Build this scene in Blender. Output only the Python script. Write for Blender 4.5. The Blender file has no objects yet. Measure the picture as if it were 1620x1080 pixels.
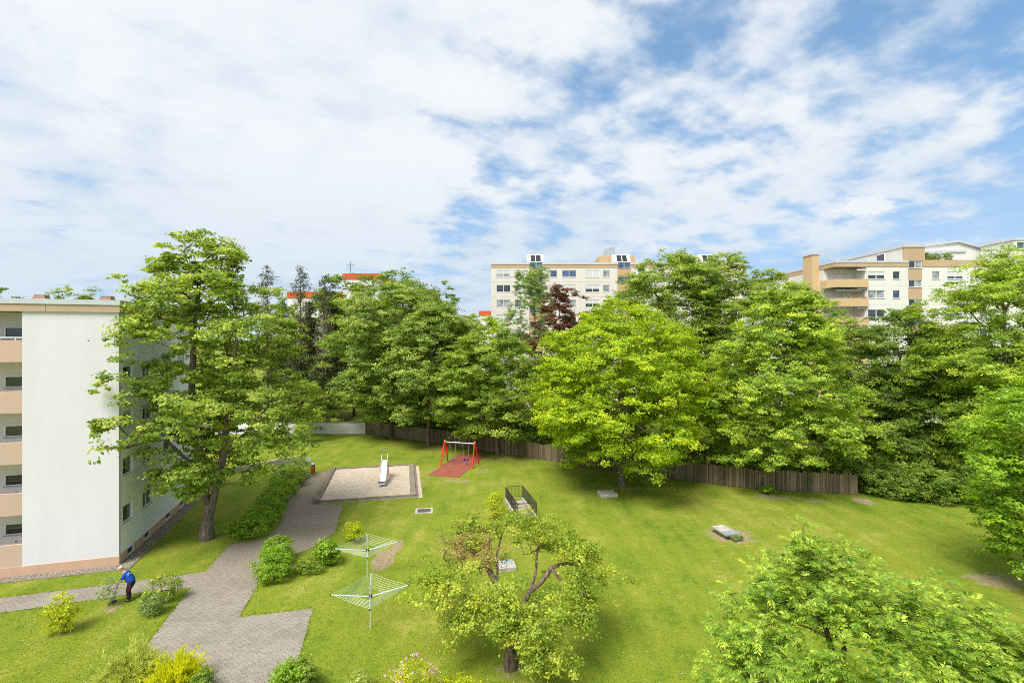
import bpy, bmesh, math, random
import numpy as np
from mathutils import Vector, Matrix

# ------------------------------------------------------------------ camera, world, sun, exposure
SC = bpy.context.scene
COL = SC.collection
F_PX, CX, HY, CAM_H = 780.0, 810.0, 535.0, 13.2      # focal length, centre column, horizon row (photo pixels), eye height
cam_d = bpy.data.cameras.new('camera'); cam = bpy.data.objects.new('camera', cam_d); COL.objects.link(cam)
cam_d.sensor_width = 36.0; cam_d.lens = F_PX / 1620 * 36.0
cam_d.shift_y = -5.0 / 1620
cam_d.clip_start = 0.1; cam_d.clip_end = 6000
cam.location = (0, 0, CAM_H); cam.rotation_euler = (math.radians(90), 0, 0)
SC.camera = cam

SUN_EL, SUN_AZ = math.radians(57), math.atan2(-0.55, -0.83)    # towards the sun: behind and to the left of the camera
sun_dir = Vector((math.sin(SUN_AZ) * math.cos(SUN_EL), math.cos(SUN_AZ) * math.cos(SUN_EL), math.sin(SUN_EL)))
sun_d = bpy.data.lights.new('sun', 'SUN'); sun = bpy.data.objects.new('sun', sun_d); COL.objects.link(sun)
sun_d.energy = 2.6; sun_d.angle = math.radians(28.0); sun_d.color = (1.0, 0.965, 0.90)
sun.rotation_euler = sun_dir.to_track_quat('Z', 'Y').to_euler()
sun.location = (-30, -30, 60)

SKY_OFF = (31.7, 4.2, 1)
def build_world():
    w = bpy.data.worlds.new('World'); SC.world = w; w.use_nodes = True
    nt = w.node_tree; nt.nodes.clear()
    N = nt.nodes.new; L = nt.links.new
    def math_(op, a, b=None, c=None, clamp=False):
        n = N('ShaderNodeMath'); n.operation = op; n.use_clamp = clamp
        for i, v in enumerate((a, b, c)):
            if v is None: continue
            if isinstance(v, (int, float)): n.inputs[i].default_value = v
            else: L(v, n.inputs[i])
        return n.outputs[0]
    def sstep(v, lo, hi):
        n = N('ShaderNodeMapRange'); n.interpolation_type = 'SMOOTHSTEP'
        L(v, n.inputs[0]); n.inputs[1].default_value = lo; n.inputs[2].default_value = hi
        return n.outputs[0]
    out = N('ShaderNodeOutputWorld'); bg = N('ShaderNodeBackground'); L(bg.outputs[0], out.inputs[0])
    sky = N('ShaderNodeTexSky'); sky.sky_type = 'NISHITA'; sky.sun_disc = False
    sky.sun_elevation = SUN_EL; sky.sun_rotation = SUN_AZ
    sky.air_density = 1.0; sky.dust_density = 0.6; sky.ozone_density = 2.5; sky.altitude = 500
    tc = N('ShaderNodeTexCoord'); sep = N('ShaderNodeSeparateXYZ'); L(tc.outputs['Generated'], sep.inputs[0])
    x, y, z = sep.outputs
    zz = math_('ADD', math_('MAXIMUM', z, 0.0), 0.20)
    u = math_('DIVIDE', x, zz); v = math_('DIVIDE', y, zz)
    cmb = N('ShaderNodeCombineXYZ'); L(u, cmb.inputs[0]); L(v, cmb.inputs[1])
    def noise(scale, detail, rough, dist, rot=0.0, sx=1.0, sy=1.0, off=(0, 0, 0)):
        r = N('ShaderNodeVectorRotate'); r.rotation_type = 'Z_AXIS'; r.inputs['Angle'].default_value = rot; L(cmb.outputs[0], r.inputs['Vector'])
        m = N('ShaderNodeMapping'); m.inputs['Scale'].default_value = (sx, sy, 1); m.inputs['Location'].default_value = off
        L(r.outputs[0], m.inputs[0])
        n = N('ShaderNodeTexNoise'); n.inputs['Scale'].default_value = scale; n.inputs['Detail'].default_value = detail
        n.inputs['Roughness'].default_value = rough; n.inputs['Distortion'].default_value = dist
        L(m.outputs[0], n.inputs['Vector'])
        return n.outputs[0]
    R1 = math.radians(63)
    big = noise(1.1, 3, 0.5, 0.3, R1, 0.55, 1.0, SKY_OFF)
    cells = noise(5.4, 5, 0.52, 0.1, R1, 1.1, 0.9, (1.7, 4.3, 2))
    fine = noise(17.0, 6, 0.62, 0.1, R1, 1.1, 0.9, (9, 2, 5))
    shade = noise(1.6, 7, 0.6, 0.3, R1, 0.7, 1.0, (4, 8, 9))
    # the veil of cloud thins out from west (left) to east (right)
    hr = math_('SQRT', math_('ADD', math_('MULTIPLY', x, x), math_('MULTIPLY', y, y)))
    side = math_('DIVIDE', x, math_('ADD', hr, 0.05))
    bias = math_('MULTIPLY', sstep(side, -0.35, 0.30), -0.115)
    d = math_('ADD', math_('MULTIPLY', big, 0.42), math_('MULTIPLY', cells, 0.56))
    d = math_('ADD', d, math_('MULTIPLY', fine, 0.10))
    d = math_('ADD', math_('ADD', d, bias), 0.045)
    cover = sstep(d, 0.345, 0.535)
    cover = math_('ADD', math_('MULTIPLY', cover, 0.88), 0.08)
    # one small cumulus, low in the north-east
    yy = math_('MAXIMUM', y, 0.05)
    ca = math_('DIVIDE', math_('SUBTRACT', math_('DIVIDE', x, yy), 0.724), 0.075)
    ce = math_('DIVIDE', math_('SUBTRACT', math_('DIVIDE', z, yy), 0.268), 0.027)
    cr = math_('SQRT', math_('ADD', math_('MULTIPLY', ca, ca), math_('MULTIPLY', ce, ce)))
    puff = sstep(math_('ADD', cr, math_('MULTIPLY', math_('SUBTRACT', noise(22.0, 5, 0.6, 0.0), 0.5), 1.6)), 1.15, 0.55)
    cover = math_('MAXIMUM', cover, math_('MULTIPLY', puff, 0.97))
    # low in the sky the clouds lie deeper in the air: greyer and bluer, and they close up
    low = sstep(z, 0.42, 0.02)
    cover = math_('MAXIMUM', cover, math_('MULTIPLY', low, 0.68))
    ccol = N('ShaderNodeMix'); ccol.data_type = 'RGBA'
    L(sstep(math_('ADD', math_('MULTIPLY', shade, 0.55), math_('MULTIPLY', d, 0.55)), 0.42, 0.66), ccol.inputs[0])
    ccol.inputs[6].default_value = (0.385, 0.45, 0.525, 1); ccol.inputs[7].default_value = (0.555, 0.57, 0.585, 1)
    lowc = N('ShaderNodeMix'); lowc.data_type = 'RGBA'; lowc.blend_type = 'MULTIPLY'
    L(math_('MULTIPLY', low, math_('SUBTRACT', 1.0, puff)), lowc.inputs[0]); L(ccol.outputs[2], lowc.inputs[6]); lowc.inputs[7].default_value = (0.74, 0.83, 0.91, 1)
    # the blue between them, read higher up so that it does not burn out at the horizon
    up = N('ShaderNodeCombineXYZ'); L(x, up.inputs[0]); L(y, up.inputs[1]); L(math_('ADD', math_('MULTIPLY', math_('MAXIMUM', z, 0.0), 0.75), 0.22), up.inputs[2])
    upn = N('ShaderNodeVectorMath'); upn.operation = 'NORMALIZE'; L(up.outputs[0], upn.inputs[0]); L(upn.outputs[0], sky.inputs[0])
    skys = N('ShaderNodeMix'); skys.data_type = 'RGBA'; skys.blend_type = 'MULTIPLY'; skys.inputs[0].default_value = 1
    L(sky.outputs[0], skys.inputs[6]); skys.inputs[7].default_value = (0.118, 0.145, 0.140, 1)
    mix = N('ShaderNodeMix'); mix.data_type = 'RGBA'
    L(cover, mix.inputs[0]); L(skys.outputs[2], mix.inputs[6]); L(lowc.outputs[2], mix.inputs[7])
    L(mix.outputs[2], bg.inputs[0]); bg.inputs[1].default_value = 0.765
build_world()

SC.view_settings.view_transform = 'Standard'
SC.view_settings.look = 'None'
SC.view_settings.exposure = 1.15
SC.view_settings.gamma = 1.0
SC.view_settings.use_curve_mapping = False
SC.cycles.use_denoising = False
SC.cycles.filter_width = 0.95
SC.cycles.use_adaptive_sampling = False
SC.cycles.max_bounces = 14
SC.cycles.diffuse_bounces = 10
SC.cycles.transparent_max_bounces = 8
SC.cycles.sample_clamp_indirect = 10.0

# ------------------------------------------------------------------ helpers
def gnd(px, py, z=0.0):
    """world point at height z that was measured at this pixel of the photograph"""
    Y = F_PX * (CAM_H - z) / (py - HY)
    return Vector(((px - CX) / F_PX * Y, Y, z))

def tag(o, label=None, cat=None, group=None, kind=None):
    if label: o['label'] = label
    if cat: o['category'] = cat
    if group: o['group'] = group
    if kind: o['kind'] = kind
    return o

def empty(name, loc=(0, 0, 0), rz=0.0, parent=None):
    o = bpy.data.objects.new(name, None); COL.objects.link(o)
    o.empty_display_size = 0.3
    o.location = loc; o.rotation_euler = (0, 0, rz)
    if parent: o.parent = parent
    return o

def thing(name, label, cat, loc=(0, 0, 0), rz=0.0, group=None):
    return tag(empty(name, loc, rz), label, cat, group)

def link(name, me, parent=None, loc=(0, 0, 0), rot=(0, 0, 0)):
    o = bpy.data.objects.new(name, me); COL.objects.link(o)
    o.location = loc; o.rotation_euler = rot
    if parent: o.parent = parent
    return o

class MB:
    """collects boxes, tubes and polygons into one mesh"""
    def __init__(s): s.v = []; s.f = []
    def add(s, vs, fs):
        b = len(s.v); s.v += [tuple(p) for p in vs]; s.f += [tuple(i + b for i in f) for f in fs]; return s
    def box(s, x0, y0, z0, x1, y1, z1):
        vs = [(x0, y0, z0), (x1, y0, z0), (x1, y1, z0), (x0, y1, z0), (x0, y0, z1), (x1, y0, z1), (x1, y1, z1), (x0, y1, z1)]
        return s.add(vs, [(0, 3, 2, 1), (4, 5, 6, 7), (0, 1, 5, 4), (1, 2, 6, 5), (2, 3, 7, 6), (3, 0, 4, 7)])
    def cbox(s, c, d):
        return s.box(c[0] - d[0] / 2, c[1] - d[1] / 2, c[2] - d[2] / 2, c[0] + d[0] / 2, c[1] + d[1] / 2, c[2] + d[2] / 2)
    def tube(s, pts, rs, n=8, caps=True):
        pts = [Vector(p) for p in pts]
        if isinstance(rs, (int, float)): rs = [rs] * len(pts)
        rings = []
        for i, p in enumerate(pts):
            d = (pts[min(i + 1, len(pts) - 1)] - pts[max(i - 1, 0)]).normalized()
            a = d.cross(Vector((0, 0, 1)))
            if a.length < 1e-3: a = d.cross(Vector((0, 1, 0)))
            a.normalize(); b = d.cross(a)
            rings.append([p + (a * math.cos(t) + b * math.sin(t)) * rs[i] for t in [2 * math.pi * k / n for k in range(n)]])
        vs = [q for r in rings for q in r]; fs = []
        for i in range(len(pts) - 1):
            for k in range(n):
                fs.append((i * n + k, i * n + (k + 1) % n, (i + 1) * n + (k + 1) % n, (i + 1) * n + k))
        if caps:
            fs.append(tuple(range(n - 1, -1, -1))); fs.append(tuple((len(pts) - 1) * n + k for k in range(n)))
        return s.add(vs, fs)
    def prism(s, poly, z0, z1):
        n = len(poly)
        vs = [(p[0], p[1], z0) for p in poly] + [(p[0], p[1], z1) for p in poly]
        fs = [tuple(range(n - 1, -1, -1)), tuple(range(n, 2 * n))] + [(i, (i + 1) % n, n + (i + 1) % n, n + i) for i in range(n)]
        return s.add(vs, fs)
    def lathe(s, prof, n=16, c=(0, 0, 0)):
        vs = []; fs = []
        for r, z in prof:
            for k in range(n):
                t = 2 * math.pi * k / n; vs.append((c[0] + r * math.cos(t), c[1] + r * math.sin(t), c[2] + z))
        for i in range(len(prof) - 1):
            for k in range(n):
                fs.append((i * n + k, i * n + (k + 1) % n, (i + 1) * n + (k + 1) % n, (i + 1) * n + k))
        fs.append(tuple(range(n - 1, -1, -1))); fs.append(tuple((len(prof) - 1) * n + k for k in range(n)))
        return s.add(vs, fs)
    def mesh(s, name, mat, smooth=False):
        me = bpy.data.meshes.new(name); me.from_pydata(s.v, [], s.f); me.update()
        if mat: me.materials.append(mat)
        if smooth: me.polygons.foreach_set('use_smooth', [True] * len(me.polygons))
        return me
    def build(s, name, mat, parent=None, loc=(0, 0, 0), rot=(0, 0, 0), smooth=False, kind=None):
        o = link(name, s.mesh(name, mat, smooth), parent, loc, rot)
        if kind: o['kind'] = kind
        return o

_boxes = {}
def box(name, mat, parent, x0, y0, z0, x1, y1, z1, rot=(0, 0, 0), bev=0.0):
    """one box as its own object; alike boxes share mesh data"""
    d = (round(x1 - x0, 3), round(y1 - y0, 3), round(z1 - z0, 3))
    k = (d, mat.name, bev)
    if k not in _boxes:
        me = MB().cbox((0, 0, 0), d).mesh(name, mat)
        if bev:
            bm = bmesh.new(); bm.from_mesh(me)
            bmesh.ops.bevel(bm, geom=bm.edges[:], offset=bev, segments=1, affect='EDGES'); bm.to_mesh(me); bm.free()
        _boxes[k] = me
    return link(name, _boxes[k], parent, ((x0 + x1) / 2, (y0 + y1) / 2, (z0 + z1) / 2), rot)

# ------------------------------------------------------------------ materials
class NT:
    def __init__(s, name):
        s.m = bpy.data.materials.new(name); s.m.use_nodes = True; s.nt = s.m.node_tree; s.nt.nodes.clear()
        s.out = s.n('ShaderNodeOutputMaterial')
    def n(s, t): return s.nt.nodes.new(t)
    def l(s, a, b): s.nt.links.new(a, b)
    def pos(s):
        g = s.n('ShaderNodeNewGeometry'); return g.outputs['Position']
    def obj(s):
        g = s.n('ShaderNodeTexCoord'); return g.outputs['Object']
    def mapping(s, vec, scale=(1, 1, 1), rot=(0, 0, 0)):
        m = s.n('ShaderNodeMapping'); m.inputs['Scale'].default_value = scale; m.inputs['Rotation'].default_value = rot
        s.l(vec, m.inputs[0]); return m.outputs[0]
    def noise(s, vec, scale, detail=4, rough=0.55, dist=0.0):
        t = s.n('ShaderNodeTexNoise'); t.inputs['Scale'].default_value = scale; t.inputs['Detail'].default_value = detail
        t.inputs['Roughness'].default_value = rough; t.inputs['Distortion'].default_value = dist
        s.l(vec, t.inputs['Vector']); return t.outputs[0]
    def ramp(s, v, lo, hi, a=0.0, b=1.0):
        r = s.n('ShaderNodeMapRange'); r.interpolation_type = 'SMOOTHSTEP'; s.l(v, r.inputs[0])
        r.inputs[1].default_value = lo; r.inputs[2].default_value = hi; r.inputs[3].default_value = a; r.inputs[4].default_value = b
        return r.outputs[0]
    def mix(s, f, a, b, mode='MIX'):
        m = s.n('ShaderNodeMix'); m.data_type = 'RGBA'; m.blend_type = mode
        for i, v in ((0, f), (6, a), (7, b)):
            if isinstance(v, (int, float)): m.inputs[i].default_value = v
            elif isinstance(v, tuple): m.inputs[i].default_value = v if len(v) == 4 else v + (1,)
            else: s.l(v, m.inputs[i])
        return m.outputs[2]
    def math(s, op, a, b=None, clamp=False):
        m = s.n('ShaderNodeMath'); m.operation = op; m.use_clamp = clamp
        for i, v in ((0, a), (1, b)):
            if v is None: continue
            if isinstance(v, (int, float)): m.inputs[i].default_value = v
            else: s.l(v, m.inputs[i])
        return m.outputs[0]
    def bump(s, h, strength=0.3, dist=0.02):
        b = s.n('ShaderNodeBump'); b.inputs['Strength'].default_value = strength; b.inputs['Distance'].default_value = dist
        s.l(h, b.inputs['Height']); return b.outputs[0]
    def bsdf(s, col, rough=0.7, metal=0.0, spec=0.3, normal=None):
        p = s.n('ShaderNodeBsdfPrincipled')
        if isinstance(col, tuple): p.inputs['Base Color'].default_value = col if len(col) == 4 else col + (1,)
        else: s.l(col, p.inputs['Base Color'])
        if isinstance(rough, (int, float)): p.inputs['Roughness'].default_value = rough
        else: s.l(rough, p.inputs['Roughness'])
        p.inputs['Metallic'].default_value = metal
        p.inputs['Specular IOR Level'].default_value = spec
        if normal: s.l(normal, p.inputs['Normal'])
        return p
    def done(s, sh):
        s.l(sh.outputs[0], s.out.inputs[0]); return s.m

def mat_plain(name, col, rough=0.7, metal=0.0, var=0.18, scale=2.0, spec=0.3, bump=0.15, bscale=40.0, streak=False):
    t = NT(name); p = t.pos()
    vec = t.mapping(p, (1, 1, 0.15)) if streak else p
    n1 = t.noise(vec, scale, 6, 0.6); n2 = t.noise(p, scale * 9, 4, 0.6)
    f = t.ramp(t.math('ADD', t.math('MULTIPLY', n1, 0.7), t.math('MULTIPLY', n2, 0.3)), 0.32, 0.68)
    c = t.mix(f, tuple(x * (1 - var) for x in col), tuple(min(1, x * (1 + var * 0.6)) for x in col))
    nb = t.bump(t.noise(p, bscale, 3, 0.6), bump, 0.01) if bump else None
    return t.done(t.bsdf(c, rough, metal, spec, nb))

M = {}
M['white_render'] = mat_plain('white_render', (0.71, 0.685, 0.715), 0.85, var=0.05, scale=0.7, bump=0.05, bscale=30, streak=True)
M['shade_lifted_render'] = mat_plain('shade_lifted_render', (0.88, 0.885, 0.88), 0.85, var=0.05, scale=0.7, bump=0.05, bscale=30, streak=True)  # the white wall again, coloured paler to lift the side in shade
M['grey_render'] = mat_plain('grey_render', (0.70, 0.665, 0.62), 0.85, var=0.06, scale=0.9, bump=0, streak=True)
M['peach'] = mat_plain('peach_paint', (0.57, 0.41, 0.315), 0.8, var=0.06, scale=0.8, bump=0.05, streak=True)
M['plinth'] = mat_plain('plinth_paint', (0.60, 0.39, 0.27), 0.8, var=0.09, scale=1.1, bump=0.05, streak=True)
M['fascia'] = mat_plain('fascia_panel', (0.52, 0.37, 0.26), 0.7, var=0.08, scale=1.0, bump=0, streak=True)
M['zinc'] = mat_plain('zinc_flashing', (0.62, 0.65, 0.68), 0.42, metal=0.35, var=0.08, spec=0.5, bump=0.05)
M['roof_felt'] = mat_plain('roof_felt', (0.22, 0.22, 0.21), 0.9, var=0.25, scale=0.8)
M['clay'] = mat_plain('clay_brick', (0.36, 0.20, 0.12), 0.85, var=0.2)
M['cream'] = mat_plain('cream_panel', (0.70, 0.65, 0.58), 0.85, var=0.05, scale=0.5, bump=0, streak=True)
M['cream_light'] = mat_plain('cream_light_panel', (0.70, 0.675, 0.63), 0.85, var=0.05, scale=0.5, bump=0, streak=True)
M['ochre'] = mat_plain('ochre_paint', (0.56, 0.37, 0.19), 0.8, var=0.08, scale=0.6, bump=0, streak=True)
M['tan'] = mat_plain('tan_paint', (0.50, 0.36, 0.23), 0.8, var=0.07, scale=0.6, bump=0, streak=True)
M['ochre_light'] = mat_plain('light_ochre_paint', (0.60, 0.425, 0.235), 0.8, var=0.08, scale=0.6, bump=0, streak=True)
M['frame_white'] = mat_plain('white_window_frame', (0.78, 0.78, 0.77), 0.45, var=0.03, bump=0)
M['shutter'] = mat_plain('roller_shutter', (0.66, 0.66, 0.63), 0.6, var=0.04, bump=0)
M['sill'] = mat_plain('metal_sill', (0.42, 0.41, 0.40), 0.5, metal=0.3, var=0.1, bump=0)
M['red_roof'] = mat_plain('orange_red_cladding', (0.62, 0.10, 0.03), 0.7, var=0.1, scale=0.5)
M['steel'] = mat_plain('galvanised_steel', (0.55, 0.57, 0.59), 0.4, metal=0.7, var=0.12, spec=0.5, bump=0.03)
M['alu'] = mat_plain('aluminium', (0.62, 0.66, 0.72), 0.38, metal=0.55, var=0.06, spec=0.5, bump=0)
M['sky_white_steel'] = mat_plain('sky_white_slide_steel', (0.82, 0.82, 0.83), 0.5, metal=0.0, var=0.05, spec=0.6, bump=0)  # even matt white stands in for the sky mirrored in the steel
M['dark_steel'] = mat_plain('dark_steel', (0.055, 0.05, 0.045), 0.55, metal=0.2, var=0.25)
M['red_paint'] = mat_plain('red_gloss_paint', (0.68, 0.035, 0.015), 0.35, var=0.08, spec=0.5, bump=0)
M['yellow_cap'] = mat_plain('yellow_plastic', (0.75, 0.36, 0.01), 0.4, var=0.06, bump=0)
M['blue_plastic'] = mat_plain('blue_plastic', (0.02, 0.04, 0.28), 0.4, var=0.1, bump=0)
M['line'] = mat_plain('washing_line_plastic', (0.55, 0.62, 0.50), 0.6, var=0.05, bump=0)
M['concrete'] = mat_plain('weathered_concrete', (0.43, 0.39, 0.33), 0.9, var=0.28, scale=2.5, bump=0.35)
M['dark_concrete'] = mat_plain('dark_concrete', (0.25, 0.205, 0.155), 0.9, var=0.3, scale=2.0, bump=0.35)
M['timber'] = mat_plain('grey_timber', (0.235, 0.185, 0.14), 0.85, var=0.35, scale=3.0, bump=0.4)
M['bin_wood'] = mat_plain('orange_stained_wood', (0.42, 0.10, 0.025), 0.6, var=0.15, scale=4.0, streak=True)
M['panel_black'] = mat_plain('solar_panel', (0.02, 0.02, 0.022), 0.25, var=0.1, spec=0.6, bump=0)
M['awning'] = mat_plain('awning_cloth', (0.55, 0.55, 0.53), 0.9, var=0.05, bump=0)
M['cap_cloth'] = mat_plain('beige_cloth', (0.55, 0.48, 0.38), 0.9, var=0.08, bump=0)
M['shirt'] = mat_plain('blue_tshirt', (0.012, 0.075, 0.42), 0.85, var=0.18, scale=5, bump=0.3, bscale=18)
M['trousers'] = mat_plain('black_work_trousers', (0.020, 0.022, 0.028), 0.85, var=0.3, scale=5, bump=0.4, bscale=15)
M['skin'] = mat_plain('skin', (0.55, 0.30, 0.21), 0.55, var=0.1, scale=8, bump=0.05)
M['shoe'] = mat_plain('black_shoe', (0.018, 0.018, 0.02), 0.6, var=0.2)
M['white_print'] = mat_plain('white_print', (0.80, 0.82, 0.84), 0.7, var=0.02, bump=0)
M['glove'] = mat_plain('white_glove', (0.62, 0.60, 0.56), 0.85, var=0.08, bump=0)
M['turquoise'] = mat_plain('turquoise_plastic', (0.02, 0.30, 0.34), 0.4, var=0.08, bump=0)
M['orange'] = mat_plain('orange_plastic', (0.72, 0.12, 0.01), 0.4, var=0.05, bump=0)
M['soil'] = mat_plain('bare_soil', (0.16, 0.115, 0.075), 0.95, var=0.35, scale=3, bump=0.5, bscale=12)
M['black_rubber'] = mat_plain('black_rubber', (0.02, 0.02, 0.02), 0.7, var=0.1, bump=0)
M['sign_white'] = mat_plain('white_sign_plate', (0.78, 0.80, 0.80), 0.45, var=0.03, bump=0)
M['sign_ink'] = mat_plain('grey_sign_print', (0.16, 0.18, 0.22), 0.6, var=0.05, bump=0)
M['terracotta'] = mat_plain('red_planter', (0.55, 0.03, 0.025), 0.6, var=0.08, bump=0)
M['dark_room'] = mat_plain('dark_interior', (0.03, 0.03, 0.032), 0.9, var=0.2, bump=0)

def mat_glass(name, col, rough=0.06):
    t = NT(name); p = t.pos()
    c = t.mix(t.ramp(t.noise(p, 0.9, 2), 0.35, 0.65), tuple(x * 0.6 for x in col), tuple(x * 1.5 for x in col))
    return t.done(t.bsdf(c, rough, 0.0, 0.9))
M['glass_dark'] = mat_glass('dark_window_glass', (0.035, 0.045, 0.05))
M['glass_blue'] = mat_glass('blue_window_glass', (0.06, 0.09, 0.17))
M['glass_curtain'] = mat_glass('curtained_window_glass', (0.27, 0.28, 0.28), 0.12)

def mat_wood_planks():
    t = NT('fence_timber'); p = t.pos()
    oi = t.n('ShaderNodeObjectInfo')
    grain = t.noise(t.mapping(p, (14, 14, 0.8)), 2.0, 5, 0.65)
    stain = t.noise(t.mapping(p, (1, 1, 0.5)), 0.8, 4)
    f = t.math('ADD', t.math('MULTIPLY', grain, 0.55), t.math('MULTIPLY', oi.outputs['Random'], 0.45))
    c = t.mix(t.ramp(f, 0.2, 0.8), (0.12, 0.085, 0.055), (0.29, 0.215, 0.15))
    c = t.mix(t.ramp(stain, 0.5, 0.75), c, (0.13, 0.125, 0.075))
    return t.done(t.bsdf(c, 0.9, 0, 0.15, t.bump(grain, 0.5, 0.01)))
M['fence'] = mat_wood_planks()

def mat_bark(name, a, b):
    t = NT(name); p = t.obj()
    g = t.noise(t.mapping(p, (1, 1, 0.22)), 9.0, 6, 0.65, 0.6)
    n = t.noise(p, 1.3, 4)
    c = t.mix(t.ramp(g, 0.3, 0.7), a, b)
    c = t.mix(t.ramp(n, 0.55, 0.75, 0, 0.5), c, (0.12, 0.13, 0.06))
    return t.done(t.bsdf(c, 0.95, 0, 0.15, t.bump(g, 0.9, 0.04)))
M['bark'] = mat_bark('grey_brown_bark', (0.085, 0.066, 0.05), (0.27, 0.215, 0.17))
M['bark_dark'] = mat_bark('dark_bark', (0.035, 0.027, 0.02), (0.12, 0.09, 0.065))
M['bark_birch'] = mat_bark('birch_bark', (0.25, 0.24, 0.22), (0.6, 0.58, 0.54))
M['bark_apple'] = mat_bark('apple_bark', (0.05, 0.033, 0.024), (0.24, 0.17, 0.13))

LEAF_GAIN = 1.95
def mat_leaf(name, dark, mid, young, trans=0.46, gloss=0.3):
    """leaf colours vary from leaf to leaf and from spray to spray"""
    dark, mid, young = [tuple(min(.8, x * LEAF_GAIN) for x in c) for c in (dark, mid, young)]
    t = NT(name)
    a = t.n('ShaderNodeAttribute'); a.attribute_name = 'var'
    b = t.n('ShaderNodeAttribute'); b.attribute_name = 'clump'
    f = t.math('ADD', t.math('MULTIPLY', a.outputs['Fac'], 0.45), t.math('MULTIPLY', b.outputs['Fac'], 0.55))
    c = t.mix(t.ramp(f, 0.14, 0.50), dark, mid)
    c = t.mix(t.ramp(f, 0.48, 0.84), c, young)
    pr = t.bsdf(c, 0.5, 0, gloss)
    tr = t.n('ShaderNodeBsdfTranslucent')
    t.l(t.mix(1.0, c, (1.35, 1.25, 0.55), 'MULTIPLY'), tr.inputs[0])
    ms = t.n('ShaderNodeMixShader'); ms.inputs[0].default_value = trans
    t.l(pr.outputs[0], ms.inputs[1]); t.l(tr.outputs[0], ms.inputs[2])
    return t.done(ms)
M['lf_maple'] = mat_leaf('maple_leaf', (0.050, 0.094, 0.012), (0.138, 0.20, 0.026), (0.32, 0.345, 0.06))
M['lf_lime'] = mat_leaf('yellow_green_leaf', (0.056, 0.105, 0.005), (0.170, 0.245, 0.008), (0.35, 0.385, 0.014))
M['lf_green'] = mat_leaf('mid_green_leaf', (0.046, 0.088, 0.010), (0.120, 0.182, 0.021), (0.28, 0.315, 0.043))
M['lf_dark'] = mat_leaf('dark_green_leaf', (0.034, 0.070, 0.010), (0.088, 0.145, 0.018), (0.20, 0.245, 0.036))
M['lf_chestnut'] = mat_leaf('chestnut_leaf', (0.046, 0.086, 0.013), (0.122, 0.182, 0.029), (0.31, 0.335, 0.08))
M['lf_grey'] = mat_leaf('grey_green_leaf', (0.07, 0.11, 0.035), (0.13, 0.19, 0.06), (0.23, 0.29, 0.10))
M['lf_copper'] = mat_leaf('copper_leaf', (0.036, 0.016, 0.011), (0.088, 0.038, 0.022), (0.16, 0.075, 0.040))
M['lf_bright'] = mat_leaf('bright_green_leaf', (0.052, 0.112, 0.008), (0.125, 0.215, 0.014), (0.26, 0.345, 0.028))
M['lf_fresh'] = mat_leaf('fresh_green_leaf', (0.058, 0.11, 0.014), (0.155, 0.23, 0.026), (0.35, 0.39, 0.045))
M['lf_walnut'] = mat_leaf('walnut_leaflet', (0.054, 0.108, 0.014), (0.145, 0.222, 0.026), (0.31, 0.365, 0.045))
M['lf_apple'] = mat_leaf('apple_leaf', (0.070, 0.115, 0.014), (0.185, 0.245, 0.026), (0.35, 0.345, 0.05))
M['lf_apple_dry'] = mat_leaf('dry_apple_leaf', (0.12, 0.085, 0.035), (0.24, 0.19, 0.07), (0.36, 0.30, 0.11))
M['lf_yellow'] = mat_leaf('golden_leaf', (0.11, 0.15, 0.006), (0.25, 0.29, 0.008), (0.40, 0.40, 0.012))
M['lf_juniper'] = mat_leaf('juniper_needles', (0.07, 0.10, 0.02), (0.22, 0.26, 0.05), (0.36, 0.38, 0.10))
M['lf_juniper_gold'] = mat_leaf('golden_juniper_needles', (0.05, 0.10, 0.012), (0.27, 0.30, 0.008), (0.52, 0.48, 0.008))
M['lf_spruce'] = mat_leaf('spruce_needles', (0.022, 0.032, 0.012), (0.042, 0.055, 0.018), (0.085, 0.095, 0.030), 0.2)
M['lf_deadspruce'] = mat_leaf('brown_spruce_needles', (0.035, 0.03, 0.016), (0.075, 0.062, 0.03), (0.13, 0.11, 0.05), 0.15)
M['fl_pink'] = mat_leaf('pink_petals', (0.45, 0.14, 0.26), (0.62, 0.25, 0.38), (0.75, 0.45, 0.55), 0.25)
M['fl_yellow'] = mat_leaf('yellow_petals', (0.65, 0.42, 0.01), (0.75, 0.52, 0.01), (0.8, 0.6, 0.03), 0.25)
M['fl_white'] = mat_leaf('white_petals', (0.6, 0.6, 0.55), (0.7, 0.7, 0.66), (0.8, 0.8, 0.78), 0.2)
M['fl_red'] = mat_leaf('red_petals', (0.55, 0.03, 0.015), (0.65, 0.04, 0.02), (0.75, 0.08, 0.03), 0.2)
M['blade'] = mat_leaf('grass_blades', (0.095, 0.15, 0.008), (0.14, 0.185, 0.010), (0.195, 0.21, 0.018), 0.4, 0.15)

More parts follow.
